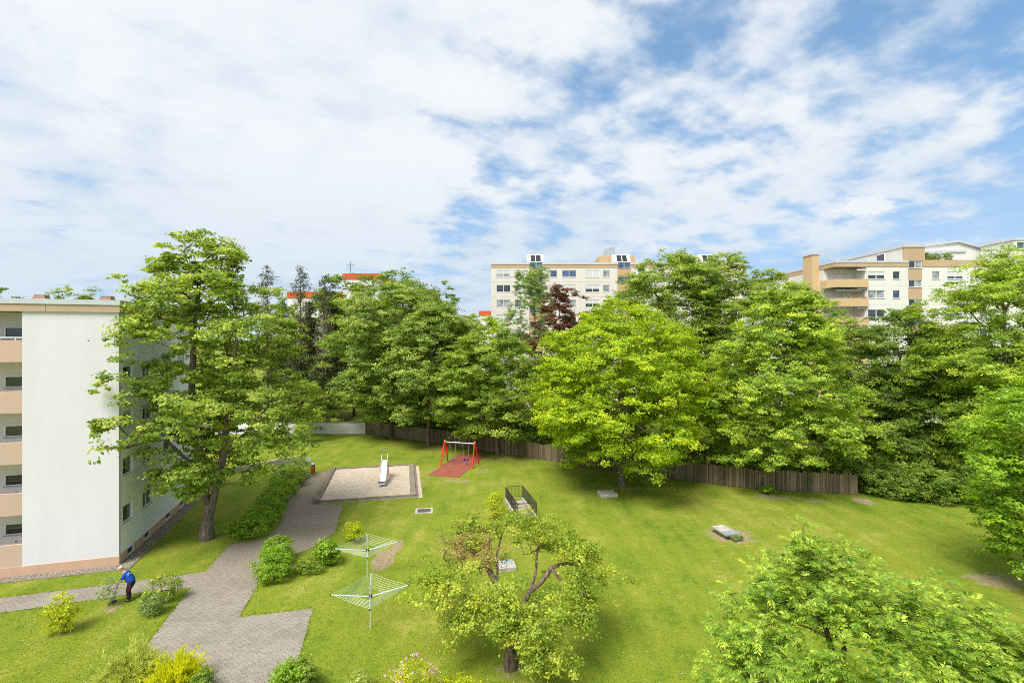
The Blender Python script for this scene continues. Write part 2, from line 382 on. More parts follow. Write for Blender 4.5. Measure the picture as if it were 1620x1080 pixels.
# bare patches of the lawn: px, py, radius across, radius along, strength
PATCH = []
for px, py, rx, ry, k in ((607, 884, 0.75, 2.0, 1.25), (628, 864, 0.5, 1.2, 1.0), (1155, 846, 1.9, 1.7, 1.0), (1585, 918, 2.2, 1.3, .85), (1535, 912, 0.8, 0.3, .9), (692, 746, 1.2, 2.2, .62),
                          (725, 760, 2.2, 0.9, .66), (762, 742, 0.9, 2.6, .62), (668, 770, 0.5, 5.0, .58), (987, 772, 1.6, 1.1, .75), (1222, 785, 2.6, 1.2, .7),
                          (1365, 792, 1.0, 1.0, 1.2), (808, 1058, 0.8, 0.6, .7), (327, 855, 0.9, 0.9, .6), (930, 775, 2.2, 1.1, .5), (1290, 792, 3.0, 1.0, .6), (690, 707, 3.5, 1.6, .6), (800, 727, 4.0, 1.5, .6), (615, 695, 3.0, 1.5, .55), (180, 962, .5, .5, .8)):
    c = gnd(px, py); PATCH.append((c.x, c.y, rx, ry, k))

def mat_lawn():
    t = NT('lawn_grass'); p = t.pos()
    big = t.noise(p, 0.085, 5, 0.6, 0.4)
    mid = t.noise(p, 0.5, 5, 0.62, 0.3)
    small = t.noise(p, 3.2, 5, 0.65)
    mow = t.noise(t.mapping(p, (0.55, 0.05, 1), (0, 0, 0.35)), 1.6, 4, 0.55, 0.2)
    fine = t.noise(t.mapping(p, (1.0, 0.6, 1)), 17.0, 4, 0.75)
    f = t.math('ADD', t.math('MULTIPLY', big, 0.30), t.math('MULTIPLY', mid, 0.26))
    f = t.math('ADD', f, t.math('MULTIPLY', mow, 0.22)); f = t.math('ADD', f, t.math('MULTIPLY', small, 0.22))
    c = t.mix(t.ramp(f, 0.40, 0.50), (0.104, 0.166, 0.014), (0.184, 0.226, 0.022))
    c = t.mix(t.ramp(f, 0.50, 0.585), c, (0.278, 0.276, 0.050))
    c = t.mix(t.ramp(fine, 0.36, 0.64, 0.0, 1.0), t.mix(1.0, c, (0.76, 0.79, 0.72), 'MULTIPLY'), t.mix(1.0, c, (1.13, 1.11, 1.15), 'MULTIPLY'))
    clov = t.noise(p, 1.1, 4, 0.6, 0.8)
    c = t.mix(t.ramp(clov, 0.62, 0.70, 0, 0.6), c, (0.065, 0.15, 0.012))
    # trodden and bare places
    sep = t.n('ShaderNodeSeparateXYZ'); t.l(p, sep.inputs[0])
    edge = t.noise(p, 1.1, 7, 0.8, 0.6)
    tot = None
    for x, y, rx, ry, k in PATCH:
        dx = t.math('DIVIDE', t.math('SUBTRACT', sep.outputs[0], x), rx)
        dy = t.math('DIVIDE', t.math('SUBTRACT', sep.outputs[1], y), ry)
        r = t.math('SQRT', t.math('ADD', t.math('MULTIPLY', dx, dx), t.math('MULTIPLY', dy, dy)))
        m = t.math('MULTIPLY', t.ramp(r, 1.35, 0.35), k)
        tot = m if tot is None else t.math('MAXIMUM', tot, m)
    bare = t.ramp(t.math('ADD', tot, t.math('MULTIPLY', t.math('SUBTRACT', edge, 0.5), 3.0)), 0.42, 0.95)
    soil = t.mix(t.ramp(t.noise(p, 5.0, 6, 0.7), 0.3, 0.7), (0.20, 0.145, 0.085), (0.37, 0.29, 0.19))
    c = t.mix(t.math('MULTIPLY', bare, t.ramp(small, 0.25, 0.55, 0.55, 1.0)), c, soil)
    h = t.math('ADD', t.math('MULTIPLY', fine, 0.6), t.math('MULTIPLY', small, 0.8))
    return t.done(t.bsdf(c, 0.95, 0, 0.12, t.bump(h, 0.65, 0.05)))
M['lawn'] = mat_lawn()

def mat_paver():
    t = NT('concrete_pavers'); p = t.pos()
    g = t.n('ShaderNodeNewGeometry')
    n = t.noise(p, 0.7, 5, 0.6); fine = t.noise(p, 34.0, 4, 0.75)
    f = t.math('ADD', t.math('MULTIPLY', g.outputs['Random Per Island'], 0.22), t.math('MULTIPLY', n, 0.78))
    c = t.mix(t.ramp(f, 0.25, 0.75), (0.245, 0.215, 0.18), (0.325, 0.29, 0.245))
    c = t.mix(t.ramp(fine, 0.40, 0.62), t.mix(1.0, c, (0.80, 0.79, 0.78), 'MULTIPLY'), t.mix(1.0, c, (1.13, 1.12, 1.10), 'MULTIPLY'))
    sep = t.n('ShaderNodeSeparateXYZ'); t.l(p, sep.inputs[0])
    far_tint = t.ramp(t.math('ADD', sep.outputs[1], t.math('MULTIPLY', t.noise(p, 0.6, 4), 7.0)), 26, 38)   # the far end of the path is browner and darker
    c = t.mix(t.math('MULTIPLY', far_tint, 0.75), c, t.mix(t.ramp(fine, 0.35, 0.65), (0.17, 0.135, 0.095), (0.31, 0.255, 0.185)))
    return t.done(t.bsdf(c, 0.92, 0, 0.15, t.bump(fine, 0.5, 0.01)))
M['paver'] = mat_paver()

def mat_ground(name, a, b, s1=2.0, s2=25.0, bump=0.5):
    t = NT(name); p = t.pos()
    n1 = t.noise(p, s1, 5, 0.65); n2 = t.noise(p, s2, 4, 0.75)
    c = t.mix(t.ramp(t.math('ADD', t.math('MULTIPLY', n1, 0.5), t.math('MULTIPLY', n2, 0.5)), 0.36, 0.64), a, b)
    return t.done(t.bsdf(c, 0.95, 0, 0.1, t.bump(t.math('ADD', n1, t.math('MULTIPLY', n2, 0.4)), bump, 0.06)))
M['sand'] = mat_ground('sand', (0.40, 0.325, 0.235), (0.58, 0.49, 0.38), 2.6, 14.0, 1.0)
M['joint'] = mat_ground('joint_sand', (0.12, 0.10, 0.07), (0.19, 0.16, 0.12))
M['gravel_bed'] = mat_ground('gravel_bed', (0.11, 0.10, 0.07), (0.24, 0.21, 0.16), 6, 30)
M['pebble'] = mat_plain('pebble_stone', (0.34, 0.29, 0.23), 0.85, var=0.45, scale=7)
M['rubber_tile'] = mat_plain('red_rubber_tile', (0.29, 0.085, 0.058), 0.9, var=0.22, scale=1.2, bump=0.4)
M['grate'] = mat_plain('steel_grating', (0.16, 0.18, 0.20), 0.5, metal=0.4, var=0.2)
M['lid_glass'] = mat_plain('wired_glass_lid', (0.30, 0.33, 0.36), 0.25, var=0.15, spec=0.6)

# ------------------------------------------------------------------ ground
ROT = math.radians(12.5)                 # the play yard is laid out on this bearing
STAIR_O = Vector((0.36, 35.35, 0)); STAIR_W, STAIR_L = 1.55, 4.4
def stair_pt(x, y):
    return (STAIR_O.x + x * math.cos(ROT) - y * math.sin(ROT), STAIR_O.y + x * math.sin(ROT) + y * math.cos(ROT))
def build_ground():
    hole = [stair_pt(0.1, 0.1), stair_pt(STAIR_W - 0.1, 0.1), stair_pt(STAIR_W - 0.1, STAIR_L - 0.1), stair_pt(0.1, STAIR_L - 0.1)]
    R = 3000
    outer = [(-R, -R), (R, -R), (R, R), (-R, R)]
    vs = [(p[0], p[1], 0) for p in hole + outer]
    me = bpy.data.meshes.new('lawn'); me.from_pydata(vs, [], [(4, 5, 1, 0), (5, 6, 2, 1), (6, 7, 3, 2), (7, 4, 0, 3)]); me.materials.append(M['lawn'])
    o = link('lawn', me); o['kind'] = 'structure'
build_ground()

PATH_W = [gnd(x, y) for x, y in ((-260, 980), (0, 946), (214, 919), (325, 904), (362, 861), (415, 853), (440, 834), (454, 795), (489, 751), (522, 743.5),
          (496, 797), (544, 799), (537, 820), (531, 841), (505, 862), (470, 876), (432, 884), (412, 905), (406, 929), (378, 976), (496, 962), (471, 1045))]
PATH_W += [Vector((-6.9, 12.0, 0)), Vector((-13.3, 12.0, 0)), gnd(246, 1002), gnd(301, 930), gnd(215, 939), gnd(0, 970), gnd(-260, 1007)]
def inside(poly, x, y):
    c = False; n = len(poly); j = n - 1
    for i in range(n):
        a, b = poly[i], poly[j]
        if (a[1] > y) != (b[1] > y) and x < (b[0] - a[0]) * (y - a[1]) / (b[1] - a[1]) + a[0]: c = not c
        j = i
    return c
def clip_rect(poly, x0, y0, x1, y1):
    def cut(pts, f, inter):
        out = []
        for i in range(len(pts)):
            a, b = pts[i - 1], pts[i]
            fa, fb = f(a), f(b)
            if fb:
                if not fa: out.append(inter(a, b))
                out.append(b)
            elif fa: out.append(inter(a, b))
        return out
    def ix(v): return lambda a, b: (v, a[1] + (b[1] - a[1]) * (v - a[0]) / (b[0] - a[0]))
    def iy(v): return lambda a, b: (a[0] + (b[0] - a[0]) * (v - a[1]) / (b[1] - a[1]), v)
    for f, it in ((lambda p: p[0] >= x0, ix(x0)), (lambda p: p[0] <= x1, ix(x1)), (lambda p: p[1] >= y0, iy(y0)), (lambda p: p[1] <= y1, iy(y1))):
        poly = cut(poly, f, it)
        if len(poly) < 3: return []
    return poly
def build_path():
    rng = random.Random(5)
    bed = MB().add([(p.x, p.y, 0.004) for p in PATH_W], [tuple(range(len(PATH_W)))])
    # ear-clip the bed outline
    me = bed.mesh('path', M['joint']); bm = bmesh.new(); bm.from_mesh(me); bmesh.ops.triangulate(bm, faces=bm.faces[:]); bm.to_mesh(me); bm.free()
    path = link('path', me); path['kind'] = 'structure'
    a = math.radians(15.0); ca, sa = math.cos(a), math.sin(a)
    loc = [(p.x * ca + p.y * sa, -p.x * sa + p.y * ca) for p in PATH_W]
    pw, ph, gap = 0.24, 0.14, 0.010
    xs = [p[0] for p in loc]; ys = [p[1] for p in loc]
    mb = MB()
    j = 0; y = min(ys)
    while y < max(ys):
        x = min(xs) - (pw / 2 if j % 2 else 0)
        while x < max(xs):
            cell = clip_rect(loc, x + gap / 2, y + gap / 2, x + pw - gap / 2, y + ph - gap / 2)
            if cell:
                ar = abs(sum(cell[i - 1][0] * cell[i][1] - cell[i][0] * cell[i - 1][1] for i in range(len(cell)))) / 2
                if ar > 0.004:
                    h = 0.022 + rng.uniform(-0.004, 0.004); tx, ty = rng.uniform(-.02, .02), rng.uniform(-.02, .02)
                    n = len(cell)
                    top = [(c[0] * ca - c[1] * sa, c[0] * sa + c[1] * ca, h + tx * (c[0] - x) + ty * (c[1] - y)) for c in cell]
                    low = [(q[0], q[1], 0.005) for q in top]
                    mb.add(top + low, [tuple(range(n))] + [(i, n + i, n + (i + 1) % n, (i + 1) % n) for i in range(n)])
            x += pw
        y += ph; j += 1
    mb.build('paver', M['paver'], path, kind='stuff')
build_path()

# ------------------------------------------------------------------ windows
def window(parent, x0, z0, w, h, y=0.0, panes=2, shut=0.0, frame='frame_white', glass='glass_dark', depth=0.10, sill=True, axis='x', label=None, tilt=False):
    """window facing local -y (axis 'x'), or facing local +x (axis 'y': x0 runs along y, y is the x plane)"""
    e = None
    fw = 0.055
    def B(mb, a0, d0, b0, a1, d1, b1):
        if axis == 'x': mb.box(a0, y + d0, b0, a1, y + d1, b1)
        elif axis == 'y': mb.box(y - d1, a0, b0, y - d0, a1, b1)
        else: mb.box(y + d0, a0, b0, y + d1, a1, b1)
    mb = MB(); x1, z1 = x0 + w, z0 + h
    B(mb, x0, -0.015, z0, x0 + fw, depth, z1); B(mb, x1 - fw, -0.015, z0, x1, depth, z1)
    B(mb, x0 + fw, -0.013, z0, x1 - fw, depth, z0 + fw); B(mb, x0 + fw, -0.013, z1 - fw, x1 - fw, depth, z1)
    for k in range(1, panes):
        xm = x0 + w * k / panes; B(mb, xm - fw * .75, -0.012, z0 + fw, xm + fw * .75, depth, z1 - fw)
    win = mb.build('window', M[frame], parent)
    if label: win['label'] = label
    for k in range(panes):
        a = x0 + w * k / panes + (fw if k == 0 else fw * .75); b = x0 + w * (k + 1) / panes - (fw if k == panes - 1 else fw * .75)
        g = glass if isinstance(glass, str) else glass[k % len(glass)]
        mb = MB(); B(mb, a, 0.045, z0 + fw, b, 0.06, z1 - fw); mb.build('pane', M[g], win)
    if shut > 0:
        mb = MB(); n = max(2, int(h * shut / 0.09)); hh = (h * shut) / n
        for k in range(n):
            zt = z1 - k * hh; B(mb, x0 + fw * .4, -0.004 + (0.004 if k % 2 else 0), zt - hh + .004, x1 - fw * .4, 0.03, zt)
        mb.build('shutter', M['shutter'], win)
    if sill:
        mb = MB(); B(mb, x0 - 0.04, -0.10, z0 - 0.045, x1 + 0.04, 0.02, z0 - 0.004); mb.build('sill', M['sill'], win)
    return win

# ------------------------------------------------------------------ near apartment block on the left
def block_near():
    c = gnd(188, 893); a = math.radians(16.5)
    b = thing('apartment_building', 'near white apartment block with peach balconies and flat roof beside the maple', 'building', (c.x, c.y, 0), a)
    LEN, D, ZT = 26.0, 13.6, 14.71
    PW = 4.55
    ST = 2.84; Z0 = 0.52
    # end pier facing the garden, full height
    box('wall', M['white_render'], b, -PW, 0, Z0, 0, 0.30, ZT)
    # long wall along the garden side (faces local +x), with window openings made by wall pieces
    wins = [(0.5, 1.3), (3.2, 1.5), (6.6, 1.3), (9.3, 1.5)]
    edges = [0.302]
    for s, w in wins: edges += [s, s + w]
    edges.append(D)
    for i in range(0, len(edges), 2):
        box('wall', M['shade_lifted_render'], b, -0.30, edges[i], Z0, -0.002, edges[i + 1], ZT)
    for s, w in wins:
        zs = [Z0] + [q for k in range(5) for q in (2.18 + k * ST, 3.2 + k * ST)] + [ZT]
        zs[-2] = min(zs[-2], ZT - .02)
        for i in range(0, len(zs), 2):
            if zs[i + 1] - zs[i] > .03: box('wall', M['shade_lifted_render'], b, -0.30, s, zs[i], -0.002, s + w, zs[i + 1])
        for k in range(5):
            h = min(1.02, ZT - .02 - (2.18 + k * ST))
            window(b, s, 2.18 + k * ST, w, h, y=-0.10, panes=2 if w > 1.4 else 1, axis='y', glass='glass_dark', shut=0.25 if k in (2, 3) else 0.0)
    box('wall', M['shade_lifted_render'], b, -LEN, D - 0.3, Z0, -0.302, D - 0.002, ZT)
    # plinth
    box('plinth', M['plinth'], b, -LEN, -0.035, -0.3, 0.035, 0.25, Z0 - .002)
    ps = [0.252]
    for s in (1.0, 3.4, 7.0, 9.8): ps += [s, s + 0.95]
    ps.append(D)
    for i in range(0, len(ps), 2): box('plinth', M['plinth'], b, -0.25, ps[i], -0.3, 0.035, ps[i + 1], Z0 - .002)
    for s in (1.0, 3.4, 7.0, 9.8):
        box('plinth', M['plinth'], b, -0.25, s, -0.3, 0.035, s + .95, 0.06)
        window(b, s, 0.06, 0.95, 0.455, y=-0.02, panes=1, axis='y', glass='glass_dark', sill=False)
    # recessed balconies further left
    box('back_wall', M['grey_render'], b, -LEN, 1.55, Z0, -0.302, 1.80, ZT)
    box('side_wall', M['white_render'], b, -PW, 0.302, Z0, -PW + 0.25, 1.548, ZT)
    for k in range(5):
        z = Z0 + k * ST
        box('balcony_floor', M['grey_render'], b, -LEN, 0.13, z, -PW - .002, 1.548, z + 0.16)
        box('parapet', M['peach'], b, -LEN, 0.0, z + .002, -PW - .004, 0.126, z + 1.22)
        if k == 4:
            box('handrail', M['frame_white'], b, -LEN, 0.02, z + 1.34, -PW - .006, 0.09, z + 1.40)
            for q in range(8): box('handrail_post', M['frame_white'], b, -PW - .35 - q * 1.4, 0.035, z + 1.222, -PW - .30 - q * 1.4, 0.08, z + 1.338)
        window(b, -PW - 1.62, z + 1.32, 0.95, 0.66, y=1.55 - .06, panes=1, glass='glass_dark', depth=0.08)
        window(b, -PW - 4.4, z + 0.5, 1.7, 1.75, y=1.55 - .06, panes=2, glass='glass_dark', depth=0.08)
        lamp = MB().lathe([(0.05, 0), (0.05, 0.05), (0.03, 0.07)], 10).build('wall_lamp', M['sill'], b, (-PW - 1.1, 1.55, z + 0.9), (math.radians(90), 0, 0))
    # roof
    box('roof', M['roof_felt'], b, -LEN, 0.1, ZT + .01, -0.05, D, ZT + 0.62)
    fp = [-14.6, -12.0, -9.4, -6.75, -3.45, 0.08]
    x = -LEN
    for q in fp:
        box('fascia_panel', M['fascia'], b, x + .02, -0.10, ZT - .005, q, 0.09, ZT + 0.41); x = q
    y = 0.092
    for q in (2.3, 4.8, 7.3, 9.8, D + .08):
        box('fascia_panel', M['fascia'], b, -0.045, y + .015, ZT - .005, 0.08, q, ZT + 0.41); y = q
    box('roof_edge', M['zinc'], b, -LEN, -0.15, ZT + .414, 0.13, 0.35, ZT + 0.70)
    box('roof_edge', M['zinc'], b, -0.35, 0.352, ZT + .414, 0.13, D + .12, ZT + 0.70)
    for x, yy in ((-1.9, 3.2), (-5.3, 3.2), (-9.4, 3.2)):
        mb = MB(); z0 = ZT + .62
        mb.add([(x - .42, yy - .42, z0), (x + .42, yy - .42, z0), (x + .42, yy + .42, z0), (x - .42, yy + .42, z0), (x - .25, yy - .25, z0 + .50), (x + .25, yy - .25, z0 + .50), (x + .25, yy + .25, z0 + .50), (x - .25, yy + .25, z0 + .50)],
               [(0, 3, 2, 1), (4, 5, 6, 7), (0, 1, 5, 4), (1, 2, 6, 5), (2, 3, 7, 6), (3, 0, 4, 7)])
        ch = mb.build('chimney', M['clay'], b)
        box('chimney_cap', M['sill'], ch, x - .27, yy - .27, z0 + .502, x + .27, yy + .27, z0 + .53)
    # gravel strip with kerb
    gs = MB().add([(-LEN, -0.75, .006), (0.78, -0.75, .006), (0.78, D, .006), (0.035, D, .006), (0.035, -.036, .006), (-LEN, -.036, .006)], [(0, 1, 4, 5), (1, 2, 3, 4)])
    g = gs.build('gravel_strip', M['gravel_bed'], None, (c.x, c.y, 0), (0, 0, a)); g['kind'] = 'structure'
    mb = MB(); rng = random.Random(8)
    for i in range(3200):
        if i % 2: x, yy = rng.uniform(-9, 0.74), rng.uniform(-0.72, -0.07)
        else: x, yy = rng.uniform(0.07, 0.74), rng.uniform(-0.6, D)
        r = rng.uniform(.022, .055); t = rng.uniform(0, 6.28)
        pts = [(x + r * math.cos(t + k * 1.57) * rng.uniform(.7, 1.2), yy + r * math.sin(t + k * 1.57) * rng.uniform(.7, 1.2), .01) for k in range(4)]
        mb.add(pts + [(x, yy, .01 + r * .8)], [(0, 1, 4), (1, 2, 4), (2, 3, 4), (3, 0, 4)])
    mb.build('pebbles', M['pebble'], g, kind='stuff')
    for i in range(9):
        box('kerb', M['dark_concrete'], g, -9.0 + i * 1.08, -0.83, -.1, -9.0 + i * 1.08 + 1.06, -0.765, .05)
    for i in range(13):
        box('kerb', M['dark_concrete'], g, 0.79, -0.75 + i * 1.08, -.1, 0.85, -0.75 + i * 1.08 + 1.06, .05)
    return b
block_near()

# ------------------------------------------------------------------ far cream apartment block in the middle
def block_middle():
    Y, S = 91.0, F_PX / 91.0
    X = lambda px: (px - CX) / S
    Z = lambda py: CAM_H + (HY - py) / S
    x0, x1 = X(777), 43.0
    b = thing('apartment_building', 'cream eight storey apartment block behind the birch and the copper beech', 'building', (x0, Y, 0))
    W = x1 - x0; ZT = Z(423); ST = 2.745; D = 13.0
    ox = -x0
    stairs = [4.45 + ox, 20.7 + ox, 36.95 + ox]
    box('core', M['cream'], b, 0.02, 0.16, 0, W, D, ZT + .3)
    # facade bays: stair bays are ochre, the rest are precast panels with joints
    bays = []; x = 0.0
    for s in stairs:
        bays.append((x, s - 1.22)); x = s + 1.22
        mid = x + 6.9
    bays.append((x, W))
    rows = 9
    def panel(xa, xb, za, zb, holes):
        """precast panel with openings: pieces joined round the holes"""
        mb = MB(); xs = [xa]
        for h in holes: xs += [h[0], h[0] + h[1]]
        xs.append(xb)
        for i in range(0, len(xs), 2):
            if xs[i + 1] - xs[i] > .01: mb.box(xs[i], 0, za, xs[i + 1], 0.15, zb)
        for h in holes:
            mb.box(h[0], 0, za, h[0] + h[1], .15, h[2]); mb.box(h[0], 0, h[2] + h[3], h[0] + h[1], .15, zb)
        mb.build('wall_panel', M['cream'], b)
    rng = random.Random(3)
    wz = Z(438.3); wh = Z(427.2) - wz
    shut_rows = {}
    def shut(x, r):
        q = {(0, 0): .55, (1, 0): .55, (0, 3): .6, (1, 3): .6, (4, 0): .95, (4, 1): .55, (4, 2): .55, (3, 1): .45, (5, 0): .12, (0, 1): .08, (0, 2): .08}
        return q
    SH = shut(0, 0)
    units = []
    # window layout of each bay: double and single windows as measured
    lay = [[(X(785.4) - x0, 2.6, 2), (X(814.4) - x0, 1.27, 1)]]
    for k, s in enumerate(stairs[:-1]):
        lay.append([(s + 2.6, 1.27, 1), (s + 4.8, 2.6, 2), (s + 9.1, 2.6, 2), (s + 12.35, 1.27, 1)])
    lay.append([(stairs[-1] + 1.9, 1.27, 1)])
    for bi, (xa, xb) in enumerate(bays):
        cuts = [xa, (xa + xb) / 2, xb] if xb - xa > 9 else [xa, xb]
        for r in range(rows):
            za = wz - 0.85 - r * ST; zb = za + ST - 0.02
            if r == 0: zb = ZT - .002
            for ci in range(len(cuts) - 1):
                hs = [(wx, ww, wz - r * ST, wh) for wx, ww, n in lay[bi] if cuts[ci] <= wx < cuts[ci + 1]]
                panel(cuts[ci] + .012, cuts[ci + 1] - .012, max(za, 0), zb, hs)
            for wi, (wx, ww, n) in enumerate(lay[bi]):
                kx = wi if bi == 0 else wi + 2
                sh = SH.get((kx, r), rng.choice([0, 0, .1, .5, .6]) if bi else rng.choice([0, 0.1]))
                gl = rng.choice(['glass_dark', 'glass_curtain', 'glass_curtain', 'glass_blue'])
                window(b, wx, wz - r * ST, ww, wh, y=0.05, panes=n, shut=sh, glass=gl, depth=0.09)
    for s in stairs:
        for r in range(rows + 1):
            zc = wz + 1.62 - r * ST
            if zc > 0: window(b, s - 1.15, zc, 2.3, 1.18, y=0.10, panes=2, glass='glass_blue', depth=0.05)
            lo = max(0.0, zc - ST + 1.18)
            if zc > 0: box('stair_panel', M['ochre'], b, s - 1.21, 0.055, lo + .003, s + 1.21, 0.155, zc - .003)
    for bi, (xa, xb) in enumerate(bays):
        box('fascia_panel', M['ochre'], b, xa, -0.06, ZT, xb, 0.3, Z(418.5))
        box('roof_edge', M['zinc'], b, xa - .02, -0.12, Z(418.5) + .003, xb + .02, 0.4, Z(415))
    box('roof', M['roof_felt'], b, 0.1, .41, ZT + .302, W, D - .2, Z(416.5))
    pole = MB().tube([(-1.6, .2, Z(426.5)), (0.02, .2, Z(426.5))], .05, 6).build('drain_spout', M['sill'], b)
    # rooflights with solar panels above each stair
    for s, lab in zip(stairs, ('a', 'b', 'c')):
        w = 1.6; z0 = Z(415); yy = 1.4
        mb = MB()
        pts = [(yy, z0 - .3), (yy, z0 + .2), (yy + 1.3, z0 + 1.9), (yy + 3.0, z0 + 1.9), (yy + 3.0, z0 - .3)]
        vs = [(s - w, p[0], p[1]) for p in pts] + [(s + w, p[0], p[1]) for p in pts]; n = len(pts)
        mb.add(vs, [tuple(range(n - 1, -1, -1)), tuple(range(n, 2 * n))] + [(i, (i + 1) % n, n + (i + 1) % n, n + i) for i in range(n)])
        dm = mb.build('roof_dormer', M['cream_light'], b)
        box('roof_edge', M['zinc'], dm, s - w - .12, yy - .1, z0 + .03, s + w + .12, yy + .12, z0 + .22)
        tl = math.atan2(1.7, 1.3)
        for q in (-.72, .30):
            mb = MB().cbox((0, 0, 0), (.85, 1.65, .06))
            mb.build('solar_panel', M['panel_black'], dm, (s + q + .2, yy + .60, z0 + 1.10), (tl, 0, 0))
    # lift house and flue
    lx0, lx1 = X(950) - x0 + .6, X(1008) - x0 + .9
    lh = box('lift_house', M['ochre'], b, lx0, 5.0, Z(414), lx1, 9.5, Z(398.5))
    fl = MB()
    fx0, fx1 = X(964) - x0 + .3, X(981) - x0 + .4
    fl.add([(fx0, 6.2, Z(402)), (fx1, 6.2, Z(402)), (fx1, 7.4, Z(402)), (fx0, 7.4, Z(402)), (fx0, 6.2, Z(384.5)), (fx1, 6.2, Z(380)), (fx1, 7.4, Z(380)), (fx0, 7.4, Z(384.5))],
           [(0, 3, 2, 1), (4, 5, 6, 7), (0, 1, 5, 4), (1, 2, 6, 5), (2, 3, 7, 6), (3, 0, 4, 7)])
    fl.build('metal_flue', M['steel'], b)
    MB().lathe([(.35, 0), (.35, .5), (.55, .52), (.55, .66)], 12).build('vent_cowl', M['sill'], b, (X(987) - x0, 6.5, Z(398.5)))
block_middle()

